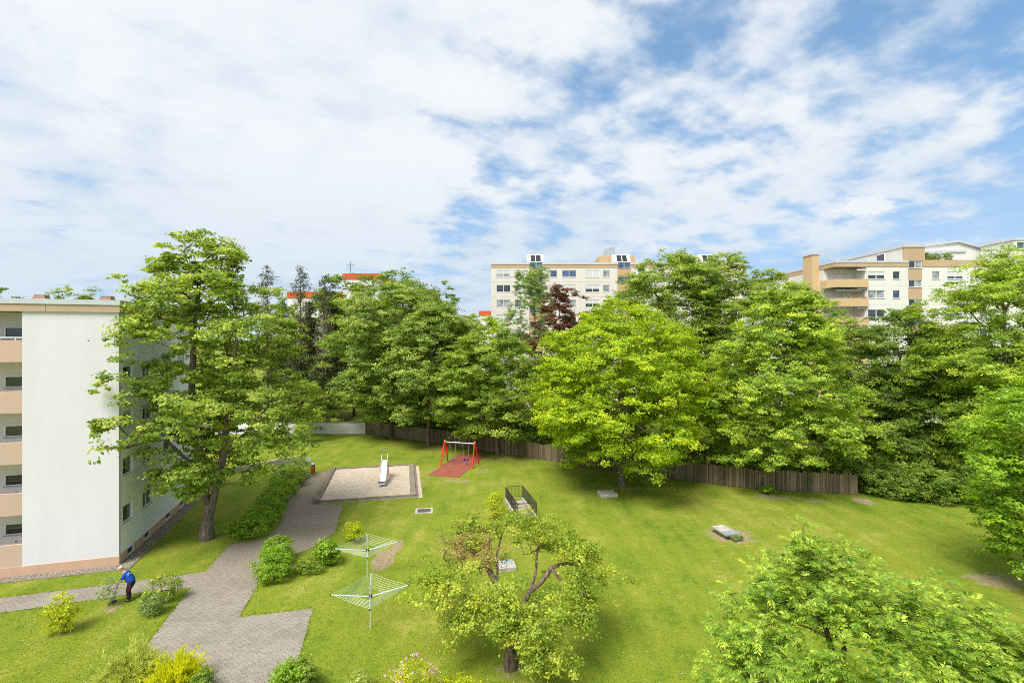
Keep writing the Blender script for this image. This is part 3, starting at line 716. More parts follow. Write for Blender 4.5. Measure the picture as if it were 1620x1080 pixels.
# ------------------------------------------------------------------ far cream and ochre block on the right
def block_right():
    Y, S = 71.0, F_PX / 71.0
    X = lambda px: (px - CX) / S
    Z = lambda py: CAM_H + (HY - py) / S
    ox = X(1320)
    b = thing('apartment_building', 'white and ochre apartment block with corner balconies and stepped penthouses behind the trees', 'building', (ox, Y, 0))
    x = lambda px: X(px) - ox
    ST = 2.745; ZT = Z(422); D = 26.0; W = 42.0
    nx = x(1371); ny = 2.45                      # corner notch of the balconies
    box('core', M['cream_light'], b, nx + .01, 0.16, 0, W, D, ZT + .25)
    box('core', M['cream_light'], b, 0.16, ny + .01, 0, nx + .008, D, ZT + .25)
    # front wall panels
    rows = 8
    wz = Z(441.6); wh = Z(429.2) - wz
    fr = [(x(1373), x(1400) - x(1373), 2), (x(1412.5), x(1424) - x(1412.5), 1)]
    fr2 = [(x(1474.5), 1.15, 1), (x(1498.5), x(1524) - x(1498.5), 2), (x(1550), 2.4, 2), (x(1585), 1.15, 1)]
    rng = random.Random(4)
    def wall(xa, xb, lay, sh, gl):
        for r in range(rows):
            za = max(0, wz - .9 - r * ST); zb = za + ST - .02 if r else ZT - .002
            mb = MB(); xs = [xa]
            for h in lay: xs += [h[0], h[0] + h[1]]
            xs.append(xb)
            for i in range(0, len(xs), 2):
                if xs[i + 1] - xs[i] > .01: mb.box(xs[i], 0, za, xs[i + 1], .15, zb)
            for h in lay:
                mb.box(h[0], 0, za, h[0] + h[1], .15, wz - r * ST); mb.box(h[0], 0, wz - r * ST + wh, h[0] + h[1], .15, zb)
            mb.build('wall_panel', M['cream_light'], b)
            for wi, (a, w, n) in enumerate(lay):
                window(b, a, wz - r * ST, w, wh, y=.05, panes=n, shut=sh.get((wi, r), rng.choice([0, 0, .5])), glass=gl.get((wi, r), rng.choice(['glass_dark', 'glass_curtain', 'glass_blue'])), depth=.09)
    wall(nx, x(1437) - .01, fr, {(0, 0): .5, (1, 0): .06, (0, 1): .06, (1, 1): 0, (0, 2): .06, (1, 2): .95}, {(0, 0): 'glass_dark', (1, 0): 'glass_dark', (0, 1): 'glass_curtain', (1, 1): 'glass_blue'})
    wall(x(1458.5) + .01, x(1604), fr2, {(0, 0): 0, (1, 0): .65, (0, 1): .9}, {(0, 0): 'glass_curtain'})
    # stair bay
    for r in range(9):
        zc = Z(424) - r * ST * 1.0
        if zc < 0: break
        window(b, x(1437.5), zc, x(1458) - x(1437.5), 1.0, y=.02, panes=2, glass=('glass_dark', 'glass_curtain'), depth=.12)
        box('stair_panel', M['tan'], b, x(1437), -.02, max(0, zc - ST + 1.003), x(1458.5), .15, zc - .003)
    box('fascia_panel', M['tan'], b, 0, -.05, ZT, x(1437) - .01, .3, Z(415.8))
    box('roof_edge', M['zinc'], b, -.06, -.1, Z(415.8) + .003, x(1437), .4, Z(412.6))
    box('fascia_panel', M['tan'], b, -.05, .302, ZT, .3, D, Z(415.8))
    box('roof_edge', M['zinc'], b, -.10, .402, Z(415.8) + .003, .4, D, Z(412.6))
    box('roof', M['roof_felt'], b, .41, .41, ZT + .26, W, D, Z(414))
    # side wall, facing left
    for r in range(rows):
        za = max(0, wz - .9 - r * ST); zb = za + ST - .02 if r else ZT - .002
        for ya, yb in ((ny, 8.5), (8.52, 15.0), (15.02, D)):
            box('wall_panel', M['cream_light'], b, 0, ya, za, .155, yb, zb)
    # notch: walls behind, floors, parapets
    box('notch_wall', M['cream_light'], b, .17, ny - .12, 0, nx, ny, ZT)
    box('notch_wall', M['cream_light'], b, nx - .12, .16, 0, nx - .002, ny - .122, ZT)
    for r in range(rows):
        zt = Z(442.2) - r * ST; zb = Z(454.4) - r * ST
        if zb < 0: break
        box('balcony_floor', M['grey_render'], b, .02, .02, zb + .06, nx - .125, ny - .125, zb + .22)
        mb = MB().prism([(-.45, 2.6), (-.45, 1.1), (0.15, -.3), (nx + .05, -.3), (nx + .05, -.17), (.24, -.17), (-.32, 1.13), (-.32, 2.6)], zb, zt)
        mb.build('parapet', M['ochre_light'], b)
        box('balcony_floor', M['grey_render'], b, -.31, 1.2, zb + .06, .015, 2.55, zb + .22)
        MB().tube([(-.385, 2.6, zt + .09), (-.385, 1.12, zt + .09), (.19, -.235, zt + .09), (nx, -.235, zt + .09)], .025, 6).build('handrail', M['steel'], b)
        window(b, nx * .22, zb + .25, 2.3, 1.9, y=ny - .17, panes=2, shut=(.6, .55, .1, .5)[r % 4], glass=('glass_dark', 'glass_curtain'), depth=.04, sill=False)
        box('beam', M['cream_light'], b, nx - 1.35, -.02, zt + 1.32, nx - .125, .1, zt + 1.5)
        if r == 1:
            mb = MB()
            mb.add([(.35, 2.2, zt + 1.42), (nx - .5, 2.2, zt + 1.42), (nx - .5, .2, zt + 1.28), (.35, .2, zt + 1.28), (.35, .17, zt + 1.12), (nx - .5, .17, zt + 1.12),
                    (.35, 2.2, zt + 1.45), (nx - .5, 2.2, zt + 1.45), (nx - .5, .17, zt + 1.31), (.35, .17, zt + 1.31)],
                   [(0, 1, 2, 3), (6, 9, 8, 7), (9, 4, 5, 8), (3, 2, 5, 4)])
            mb.build('awning', M['awning'], b)
    # planters on the second balcony
    zt = Z(442.2) - ST
    pr = random.Random(2)
    for i, (px, c) in enumerate(((1338, 'sill'), (1343.5, 'sill'), (1350.5, 'terracotta'), (1358, 'sill'), (1366.5, 'terracotta'))):
        p = tag(empty('planter', (ox + x(px), Y - .12, zt - .02)), ('grey planter at the left end of the lower balcony', 'grey planter beside the left red planter on the lower balcony', 'red planter in the middle of the lower balcony', 'grey planter between the two red planters on the lower balcony', 'red planter at the right end of the lower balcony')[i], 'planter', 'balcony planters')
        MB().box(-.3, -.1, 0, .3, .1, .24).build('pot', M[c], p)
        EXTRA.append(('shrub_in', p, (.28, .12, .22), (0, 0, .32), 90, .09, 'lf_dark' if c == 'sill' else 'lf_green'))
    # chimney tower on the side wall
    t = box('chimney_tower', M['ochre_light'], b, -1.12, 3.5, 0, -.004, 5.8, Z(402) + .5)
    box('chimney_cap', M['zinc'], t, -.66, -1.25, Z(402) * .5 + .253, .66, 1.25, Z(402) * .5 + .42)
    # first penthouse: stair head and receding side wall
    px0, px1 = x(1430), x(1463)
    box('penthouse_wall', M['tan'], b, px0, -.03, Z(412.6) + .005, px1, .25, Z(391))
    box('penthouse_wall', M['cream_light'], b, px0 + .002, .252, Z(414), px1, 13.5, Z(391))
    box('penthouse_wall', M['cream_light'], b, px1 + .002, 3.4, Z(414), px1 + 9, 13.5, Z(392.5))
    window(b, px1 + .8, Z(410.5), 3.2, 1.2, y=3.36, panes=3, glass='glass_dark', depth=.03, sill=False)
    box('roof_edge', M['zinc'], b, px0 - .1, -.12, Z(391) + .003, px1 + .1, .3, Z(385.2))
    box('roof_edge', M['zinc'], b, px0 - .1, .302, Z(391) + .003, px0 + .4, 13.6, Z(385.2))
    box('roof', M['roof_felt'], b, px0 + .41, .31, Z(391) + .003, px1, 13.4, Z(387))
    window(b, 3.6, Z(409), 1.7, 1.35, y=px0 - .09, panes=1, axis='z', glass='glass_dark', depth=.09, sill=False)
    window(b, 7.0, Z(409), 1.9, 1.2, y=px0 - .09, panes=1, axis='z', glass='glass_curtain', shut=.5, depth=.09, sill=False)
    # roof terrace
    box('terrace_parapet', M['tan'], b, x(1459), -.06, ZT + .003, x(1604), .1, Z(411.2))
    aw = MB().add([(px1 + .3, 1.2, Z(398)), (x(1512), 1.2, Z(398)), (x(1512), 3.4, Z(394)), (px1 + .3, 3.4, Z(394)), (px1 + .3, 1.15, Z(400)), (x(1512), 1.15, Z(400))], [(0, 1, 2, 3), (4, 5, 1, 0)])
    MB().box(px1 + .2, 1.15, Z(399.5), x(1512), 2.9, Z(396.5)).build('awning', M['zinc'], b)
    # second penthouse with solar roof, set back
    q0 = x(1487) + 1.2; q1 = x(1580) + 3
    mb = MB(); n = 5
    pts = [(q0, Z(401)), (q0, Z(380)), (x(1547) + 2.5, Z(370.5)), (x(1582) + 3.5, Z(383.5)), (x(1582) + 3.5, Z(401))]
    vs = [(p[0], 6.0, p[1]) for p in pts] + [(p[0], 13, p[1]) for p in pts]
    mb.add(vs, [tuple(range(n)), tuple(range(2 * n - 1, n - 1, -1))] + [(i, n + i, n + (i + 1) % n, (i + 1) % n) for i in range(n)])
    mb.build('penthouse_wall', M['cream_light'], b)
    for (xa, za), (xb, zb) in ((pts[1], pts[2]), (pts[2], pts[3])):
        rf = MB().add([(xa, 5.7, za + .01), (xb, 5.7, zb + .01), (xb, 13.2, zb + .01), (xa, 13.2, za + .01), (xa, 5.7, za + .32), (xb, 5.7, zb + .32), (xb, 13.2, zb + .32), (xa, 13.2, za + .32)],
                      [(0, 3, 2, 1), (4, 5, 6, 7), (0, 1, 5, 4), (1, 2, 6, 5), (2, 3, 7, 6), (3, 0, 4, 7)])
        rf.build('roof_slope', M['zinc'], b)
    box('roof_edge', M['zinc'], b, px1 + .1, 3.25, Z(392.5) + .003, px1 + 9.1, 3.6, Z(389.5))
    sl = math.atan2(Z(383.5) - Z(370.5), x(1582) + 1 - x(1547))
    for k in range(3):
        MB().cbox((0, 0, 0), (3.3, 1.0, .08)).build('solar_panel', M['panel_black'], b, (x(1565) + 3.1, 7.0 + k * 1.5, Z(376.4) + .36), (0, -sl, 0))
    window(b, x(1537) + 1.6, Z(393), 1.3, 1.2, y=5.96, panes=1, shut=.6, glass='glass_curtain', depth=.03, sill=False)
    # last stair tower on the right
    box('stair_tower', M['cream_light'], b, x(1604) + .01, -.03, 0, x(1660), 5, Z(380))
    box('roof_edge', M['zinc'], b, x(1604) - .1, -.15, Z(380) + .003, x(1660), 5, Z(376))
    for r in range(6):
        window(b, x(1607), Z(394) - r * ST, 2.2, 1.0, y=-.10, panes=2, glass='glass_blue', depth=.06)
EXTRA = []
block_right()

# ------------------------------------------------------------------ red-topped blocks in the far left distance
def block_red(name, label, pxs, Y, top, band, depth=12, parts=()):
    S = F_PX / Y; x0 = (pxs[0] - CX) / S; x1 = (pxs[1] - CX) / S
    Z = lambda py: CAM_H + (HY - py) / S
    b = thing(name, label, 'building', (x0, Y, 0)); W = x1 - x0
    box('wall', M['cream_light'], b, 0, 0, 0, W, depth, Z(band))
    box('roof_band', M['red_roof'], b, -.15, -.15, Z(band) + .003, W + .15, depth + .15, Z(top))
    box('roof', M['roof_felt'], b, .1, .1, Z(top) + .002, W - .1, depth - .1, Z(top) + .1)
    for r in range(3):
        for k in range(int(W / 3.2)):
            window(b, .8 + k * 3.2, Z(band) - 1.8 - r * 2.75, 1.6, 1.2, y=-.02, panes=2, glass='glass_dark', depth=.015, shut=.3 if (k + r) % 3 == 0 else 0)
    return b, Z
b1, Zf = block_red('apartment_building', 'red topped stair tower with a rooftop aerial above the tree crowns', (543, 600), 112, 433, 441)
an = MB(); zb = Zf(433)
an.tube([(1.0, 2, zb), (1.0, 2, zb + 3.0)], .045, 6)
for k, (h, w) in enumerate(((2.85, .9), (2.3, 1.6), (1.75, 1.3))):
    an.tube([(1.0 - w * .55, 2, zb + h), (1.0 + w * .6, 2, zb + h)], .03, 5)
    for q in range(5): an.tube([(1.0 - w * .5 + q * w * .25, 1.7, zb + h), (1.0 - w * .5 + q * w * .25, 2.3, zb + h)], .02, 4)
an.build('aerial', M['dark_steel'], b1)
block_red('apartment_building', 'long low block with an orange red roof band behind the pines', (455, 545), 118, 462, 471)
block_red('apartment_building', 'small red roofed house far off beside the cream apartment block', (758, 782), 190, 492, 499, 10)

# ------------------------------------------------------------------ garden walls and fence
def walls():
    w = thing('garden_wall', 'long white rendered garden wall with dark coping behind the small tree', 'wall', gnd(578, 686))
    L = 30.0
    box('render', M['white_render'], w, -L, 0, 0, 0, .24, 1.58)
    for k in range(20): box('coping', M['dark_concrete'], w, -L + k * 1.5 + .01, -.05, 1.583, -L + k * 1.5 + 1.49, .29, 1.66)
    a, c = gnd(330, 757), gnd(466, 731)
    d = c - a; r = thing('retaining_wall', 'low grey concrete retaining wall in the lawn behind the maple', 'wall', a, math.atan2(d.y, d.x))
    n = 6
    for k in range(n): box('concrete_block', M['concrete'], r, d.length * k / n + .01, 0, -.2, d.length * (k + 1) / n, .28, .62, bev=.015)
walls()

FENCE = [gnd(578, 685.2), gnd(680, 699.5), gnd(780, 715.5), gnd(910, 735), gnd(1040, 754), gnd(1200, 774), gnd(1357, 782)]
def fence():
    f = thing('board_fence', 'long weathered brown board fence under the row of trees', 'fence', (0, 0, 0))
    rng = random.Random(11)
    segs = []
    for a, c in zip(FENCE, FENCE[1:]):
        d = c - a; n = int(d.length / 0.15)
        for k in range(n): segs.append((a + d * (k + .5) / n, math.atan2(d.y, d.x)))
    segs.reverse()                                    # nearest end first
    var = []
    for k in range(6):
        h = 1.66 + k * .028; t = rng.uniform(-.03, .03)
        mb = MB(); w = .066
        mb.add([(-w, -.012, .03), (w, -.012, .03), (w, .012, .03), (-w, .012, .03), (-w, -.012, h), (w, -.012, h + t), (w, .012, h + t), (-w, .012, h)],
               [(0, 3, 2, 1), (4, 5, 6, 7), (0, 1, 5, 4), (1, 2, 6, 5), (2, 3, 7, 6), (3, 0, 4, 7)])
        var.append(mb.mesh('plank', M['fence']))
    rest = MB()
    for i, (p, a) in enumerate(segs):
        if i < 300:
            link('plank', rng.choice(var), f, (p.x + rng.uniform(-.008, .008), p.y + rng.uniform(-.01, .01), 0), (rng.uniform(-.015, .015), rng.uniform(-.015, .015), a))
        else:
            ca, sa = math.cos(a) * .066, math.sin(a) * .066; h = rng.uniform(1.66, 1.8)
            nx, ny = -math.sin(a) * .012, math.cos(a) * .012
            rest.prism([(p.x - ca - nx, p.y - sa - ny), (p.x + ca - nx, p.y + sa - ny), (p.x + ca + nx, p.y + sa + ny), (p.x - ca + nx, p.y - sa + ny)], .03, h)
    rest.build('planks', M['fence'], f, kind='stuff')
    for a, c in zip(FENCE, FENCE[1:]):
        d = c - a; ang = math.atan2(d.y, d.x); off = Vector((-math.sin(ang), math.cos(ang), 0)) * .06
        for z in (.45, 1.35): MB().box(0, -.02, 0, d.length, .02, .09).build('rail', M['timber'], f, a + off + Vector((0, 0, z)), (0, 0, ang))
        n = max(1, int(d.length / 2.4))
        for k in range(n): box('post', M['timber'], f, *(a + off * 2 + d * k / n - Vector((.05, .05, 0))), *(a + off * 2 + d * k / n + Vector((.05, .05, 1.6))))
fence()

# ------------------------------------------------------------------ vegetation
def unit(a): return a / np.maximum(np.linalg.norm(a, axis=1, keepdims=True), 1e-9)

def leaf_mesh(name, P, D, N, L, W, var, clump, mat, fold=0.18, tri=False):
    """one leaf blade per row: base, two shoulders and tip, creased along the midrib"""
    n = len(P)
    N = unit(N - D * np.sum(N * D, axis=1, keepdims=True)); S = np.cross(D, N)
    L = L[:, None]; W = W[:, None]
    mid = P + D * L * 0.45 + N * W * fold
    if tri: V = np.stack([P - S * W * .5, P + S * W * .5, P + D * L], axis=1).reshape(-1, 3).astype(np.float32)
    else: V = np.stack([P, mid - S * W * .5, P + D * L, mid + S * W * .5], axis=1).reshape(-1, 3).astype(np.float32)
    me = bpy.data.meshes.new(name); q = 3 if tri else 4
    me.vertices.add(q * n); me.vertices.foreach_set('co', V.ravel())
    me.loops.add(q * n); me.loops.foreach_set('vertex_index', np.arange(q * n, dtype=np.int32))
    me.polygons.add(n); me.polygons.foreach_set('loop_start', np.arange(0, q * n, q, dtype=np.int32))
    try: me.polygons.foreach_set('loop_total', np.full(n, q, dtype=np.int32))
    except Exception: pass
    a = me.attributes.new('var', 'FLOAT', 'FACE'); a.data.foreach_set('value', var.astype(np.float32))
    a = me.attributes.new('clump', 'FLOAT', 'FACE'); a.data.foreach_set('value', clump.astype(np.float32))
    me.materials.append(mat); me.update(); me.validate()
    return me

def spray_leaves(rng, C, out, a, m, leaf, flat=0.5, droop=0.25, sprays=7, up=0.8, jitter=0.5, asp=0.6, cl=None, spread=.24):
    """leaves of the clumps with centres C, outward directions out and radii a: m leaves a clump, set in small sprays"""
    n = len(C)
    ks = sprays
    d = rng.normal(size=(n, ks, 3)); d /= np.linalg.norm(d, axis=2, keepdims=True)
    d[:, :, 2] = np.where(rng.random((n, ks)) < .78, np.abs(d[:, :, 2]), d[:, :, 2])
    r = rng.random((n, ks, 1)) ** 0.45
    off = d * r * a[:, None, None]; off[:, :, 2] *= flat
    outw = np.sum(off[:, :, :2] * out[:, None, :2], axis=2)
    off[:, :, 2] -= droop * np.maximum(outw, 0) ** 1.3 / np.maximum(a[:, None], .1) ** .3
    SC_ = C[:, None, :] + off                                    # spray centres
    idx = rng.integers(0, ks, (n, m))
    base = np.take_along_axis(SC_, idx[:, :, None].repeat(3, 2), axis=1)
    sd = np.take_along_axis(d, idx[:, :, None].repeat(3, 2), axis=1)
    g = rng.normal(size=(n, m, 3)) * a[:, None, None] * spread; g[:, :, 2] *= 0.38
    P = (base + g).reshape(-1, 3)
    loc = sd.reshape(-1, 3) * .6 + np.repeat(out, m, axis=0) * .4
    N = unit(np.array([0, 0, up * .55]) + loc * .95 + rng.normal(size=P.shape) * jitter * .9)
    D = rng.normal(size=P.shape); D[:, 2] = D[:, 2] * .35 - .25; D += np.repeat(out, m, axis=0) * .5
    D = unit(D - N * np.sum(D * N, axis=1, keepdims=True))
    Ls = leaf * rng.uniform(.65, 1.25, len(P)); Ws = Ls * asp * rng.uniform(.8, 1.2, len(P))
    var = rng.random(len(P))
    cc = rng.random(n) if cl is None else cl
    sc = rng.random((n, ks))
    clump = (np.repeat(cc, m) * .55 + np.take_along_axis(sc, idx, axis=1).ravel() * .45)
    return P - D * Ls[:, None] * .5, D, N, Ls, Ws, var, clump

def tubes_mesh(name, pos, par, rad, mat, sides=6, minr=0.0):
    pos = np.asarray(pos); par = np.asarray(par); rad = np.asarray(rad)
    e = np.where((par >= 0) & (rad > minr))[0]
    if len(e) == 0: return None
    A, B = pos[par[e]], pos[e]
    d = unit(B - A); ref = np.where(np.abs(d[:, 2:3]) > .9, np.array([[1., 0, 0]]), np.array([[0, 0, 1.]]))
    u = unit(np.cross(d, ref)); v = np.cross(d, u)
    ra = np.minimum(rad[par[e]], rad[e] * 1.35); rb = rad[e]
    t = np.arange(sides) * 2 * np.pi / sides
    ring = u[:, None, :] * np.cos(t)[None, :, None] + v[:, None, :] * np.sin(t)[None, :, None]
    VA = (A - d * ra[:, None] * .25)[:, None, :] + ring * ra[:, None, None]; VB = (B + d * rb[:, None] * .25)[:, None, :] + ring * rb[:, None, None]
    V = np.concatenate([VA, VB], axis=1).reshape(-1, 3).astype(np.float32)
    n = len(e); k = np.arange(sides); k2 = (k + 1) % sides
    q = np.stack([k, k2, k2 + sides, k + sides], axis=1)
    Fq = (np.arange(n)[:, None, None] * 2 * sides + q[None]).reshape(-1, 4).astype(np.int32)
    me = bpy.data.meshes.new(name)
    me.vertices.add(len(V)); me.vertices.foreach_set('co', V.ravel())
    me.loops.add(Fq.size); me.loops.foreach_set('vertex_index', Fq.ravel())
    me.polygons.add(len(Fq)); me.polygons.foreach_set('loop_start', np.arange(0, Fq.size, 4, dtype=np.int32))
    try: me.polygons.foreach_set('loop_total', np.full(len(Fq), 4, dtype=np.int32))
    except Exception: pass
    me.polygons.foreach_set('use_smooth', np.ones(len(Fq), dtype=bool))
    me.materials.append(mat); me.update(); me.validate()
    return me

def skeleton(rng, stems, att, step=0.9, wander=.10, rise=.12):
    """grow limbs from the stems to every point of att; returns positions, parents, weights"""
    pos, par = [], []
    for si, st in enumerate(stems):
        st = [np.array(p, float) for p in st]
        if si == 0: last = -1
        else:
            last = int(np.argmin(np.linalg.norm(np.array(pos) - st[0], axis=1)))
        prev = pos[last] if last >= 0 else None
        for p in st:
            if prev is not None and np.linalg.norm(p - prev) > .8:
                k = int(np.linalg.norm(p - prev) / .6)
                for q in range(1, k):
                    pos.append(prev + (p - prev) * q / k + rng.normal(size=3) * .035); par.append(last); last = len(pos) - 1
            pos.append(p); par.append(last); last = len(pos) - 1; prev = p
    axis = np.array(pos)
    order = np.argsort([np.min(np.linalg.norm(axis - a, axis=1)) for a in att])
    n0 = len(pos); cap = n0 + len(att) * 14
    buf = np.zeros((cap, 3)); buf[:n0] = axis; n = n0
    for i in order:
        p = att[i]; v = p - buf[:n]; d = np.linalg.norm(v, axis=1) + 1e-6
        cost = d * (1 + .9 * np.clip((-v[:, 2] + .1 * d) / d, 0, 1)) + .04 * np.arange(n) / n
        cost[0] += 50
        j = int(np.argmin(cost)); dist = d[j]
        k = min(10, max(1, int(dist / step)))
        a = buf[j].copy()
        w = rng.normal(size=3) * wander * dist
        for q in range(1, k + 1):
            t = q / k; s = math.sin(math.pi * t)
            if n >= cap: break
            buf[n] = a + (p - a) * t + (w + np.array([0, 0, rise * dist])) * s * (1 if q < k else 0)
            par.append(j if q == 1 else n - 1); n += 1
    pos = buf[:n]; par = np.array(par[:n])
    return pos, par

def radii(pos, par, tip, root, expo=2.35):
    n = len(par); acc = np.zeros(n); has = np.zeros(n, bool)
    for i in range(n - 1, -1, -1):
        if acc[i] == 0: acc[i] = tip ** expo
        if par[i] >= 0: acc[par[i]] += acc[i]
    r = acc ** (1 / expo)
    r0 = r[0]
    return np.where(r > tip * 1.01, tip + (r - tip) * (root - tip) / max(r0 - tip, 1e-6), tip)

def _scatter(rng, zs, rs, n, shell, lob, freq, lean, keep, inner, rep):
    ph = rng.uniform(0, 6.28, (5, 3)); kv = rng.normal(size=(5, 3)) * freq
    out = []; rmax = rs.max()
    while len(out) < n:
        z = rng.uniform(zs[0], zs[-1]); R = np.interp(z, zs, rs)
        if rng.random() > (R / rmax) ** .75 + .08: continue
        t = rng.uniform(0, 2 * math.pi)
        f = R * (1 + lob * sum(math.sin(kv[k] @ np.array([R * math.cos(t), R * math.sin(t), z]) + ph[k, 0]) for k in range(5)) * .8)
        f = min(max(f, R * .62), R * 1.14)
        r = f * (rng.random() ** shell if rng.random() > inner else rng.random())
        tt = (z - zs[0]) / (zs[-1] - zs[0])
        p = np.array([r * math.cos(t) + lean[0] * tt, r * math.sin(t) + lean[1] * tt, z])
        if keep is not None and not keep(p): continue
        out.append(p)
    C = np.array(out)
    if rep:                                        # even them out a little so they do not pile up
        for _ in range(4):
            for i in range(len(C)):
                v = C[i] - C; d = np.linalg.norm(v, axis=1); m = (d < rep) & (d > 1e-6)
                if m.any(): C[i] += (v[m] / d[m][:, None] * (rep - d[m])[:, None]).sum(0) * .15
    return C

def crown_points(rng, prof, n, shell=.45, lob=.16, freq=.55, lean=(0, 0), keep=None, inner=.12, bough=0.0, per_bough=8, thick=.5):
    """clump centres inside an outline given as [(height, radius)...]; with bough > 0 the clumps sit on the domed tops of boughs"""
    zs = np.array([p[0] for p in prof], float); rs = np.array([p[1] for p in prof], float)
    o = np.argsort(zs); zs, rs = zs[o], rs[o]
    if not bough: return _scatter(rng, zs, rs, n, shell, lob, freq, lean, keep, inner, 0)
    nb = max(8, int(n * .66) // per_bough)
    rin = np.maximum(rs - bough * .55, rs * .35)
    z2 = zs.copy(); z2[-1] -= bough * thick * .8; z2[0] += bough * .2
    B = _scatter(rng, z2, rin, nb, shell * .7, lob, freq, lean, None, inner, bough * 1.25)
    C = []
    ax = np.array([lean[0] * .5, lean[1] * .5])
    for b_ in B:
        out = np.array([b_[0] - ax[0], b_[1] - ax[1], 0]); ln = np.linalg.norm(out) + 1e-6; out /= ln
        rb = bough * rng.uniform(.75, 1.25)
        for _ in range(per_bough):
            d = rng.normal(size=3); d /= np.linalg.norm(d); d[2] = abs(d[2]) if rng.random() < .8 else d[2]
            d = d + out * .45; d /= np.linalg.norm(d)
            q = d * rb * rng.random() ** .3; q[2] *= thick
            oo = q[:2] @ out[:2]
            q[2] -= .22 * max(0, oo)
            p = b_ + q
            if p[2] < .5 or (keep is not None and not keep(p)): continue
            C.append(p)
    return np.concatenate([np.array(C), _scatter(rng, zs, rs * .98, int(n * .40), shell, lob, freq, lean, keep, inner, .6)])

def tree(name, label, base, prof, seed, leafmat, nclump=260, per=200, clump=1.25, leaf=0.22, trunk=0.28, bark='bark', stems=None, cat='tree', group=None,
         flat=.8, droop=.2, lean=(0, 0), shell=.42, lob=.11, keep=None, sprays=6, up=.8, jitter=.5, asp=.6, sides=6, minr=.012, expo=2.35, extra=None, freq=.55, rise=.12, spread=.24, crown_name='crown', inner=.16, bough=None, per_bough=8, thick=.9):
    rng = np.random.default_rng(seed)
    tri = base[1] > 40                              # far crowns: finer and simpler leaves
    if tri: per, leaf = int(per * 1.9), leaf * .75
    nclump, per, clump = int(nclump * 1.5), max(20, int(per / 1.5)), clump * .74       # many small flat sprays
    bough = bough if bough is not None else max(p[1] for p in prof) * .215
    C = crown_points(rng, prof, nclump, shell, lob, freq, lean, keep, inner, bough, per_bough, thick)
    if extra is not None: C = np.concatenate([C, np.array(extra, float)])
    t = thing(name, label, cat, (base[0], base[1], 0), 0, group)
    zc = np.mean([p[0] for p in prof]); ax = np.stack([C[:, 0] - lean[0] * .5, C[:, 1] - lean[1] * .5, (C[:, 2] - zc) * .45], axis=1)
    out = unit(ax)
    a = clump * rng.uniform(.65, 1.25, len(C))
    P, D, N, L, W, var, cl = spray_leaves(rng, C, out, a, per, leaf, flat, droop, sprays, up, jitter, asp, spread=spread)
    if keep is not None:
        ok = np.array([keep(p) for p in P]); P, D, N, L, W, var, cl = [q[ok] for q in (P, D, N, L, W, var, cl)]
    ok = P[:, 2] > .05; P, D, N, L, W, var, cl = [q[ok] for q in (P, D, N, L, W, var, cl)]
    cr = link(crown_name, leaf_mesh(crown_name, P, D, N, L, W, var, cl, M[leafmat], tri=tri), t); cr['kind'] = 'stuff'
    if stems is None:
        zt = max(p[0] for p in prof); zb = min(p[0] for p in prof)
        top = zb + (zt - zb) * .72
        pts = [(0, 0, -.15), (0, 0, .25)]
        for k in range(1, 7):
            f = k / 6; pts.append((lean[0] * f * .7 + rng.normal() * .12, lean[1] * f * .7 + rng.normal() * .12, .25 + (top - .25) * f))
        stems = [pts]
    pos, par = skeleton(rng, stems, C, rise=rise)
    r = radii(pos, par, .012, trunk, expo)
    low = pos[:, 2] < .35; r = np.where(low & (r > trunk * .5), r * 1.35, r)
    me = tubes_mesh('trunk', pos, par, r, M[bark], 5 if tri and sides < 8 else sides, .019 if tri else minr)
    if me: link('trunk', me, t)
    return t

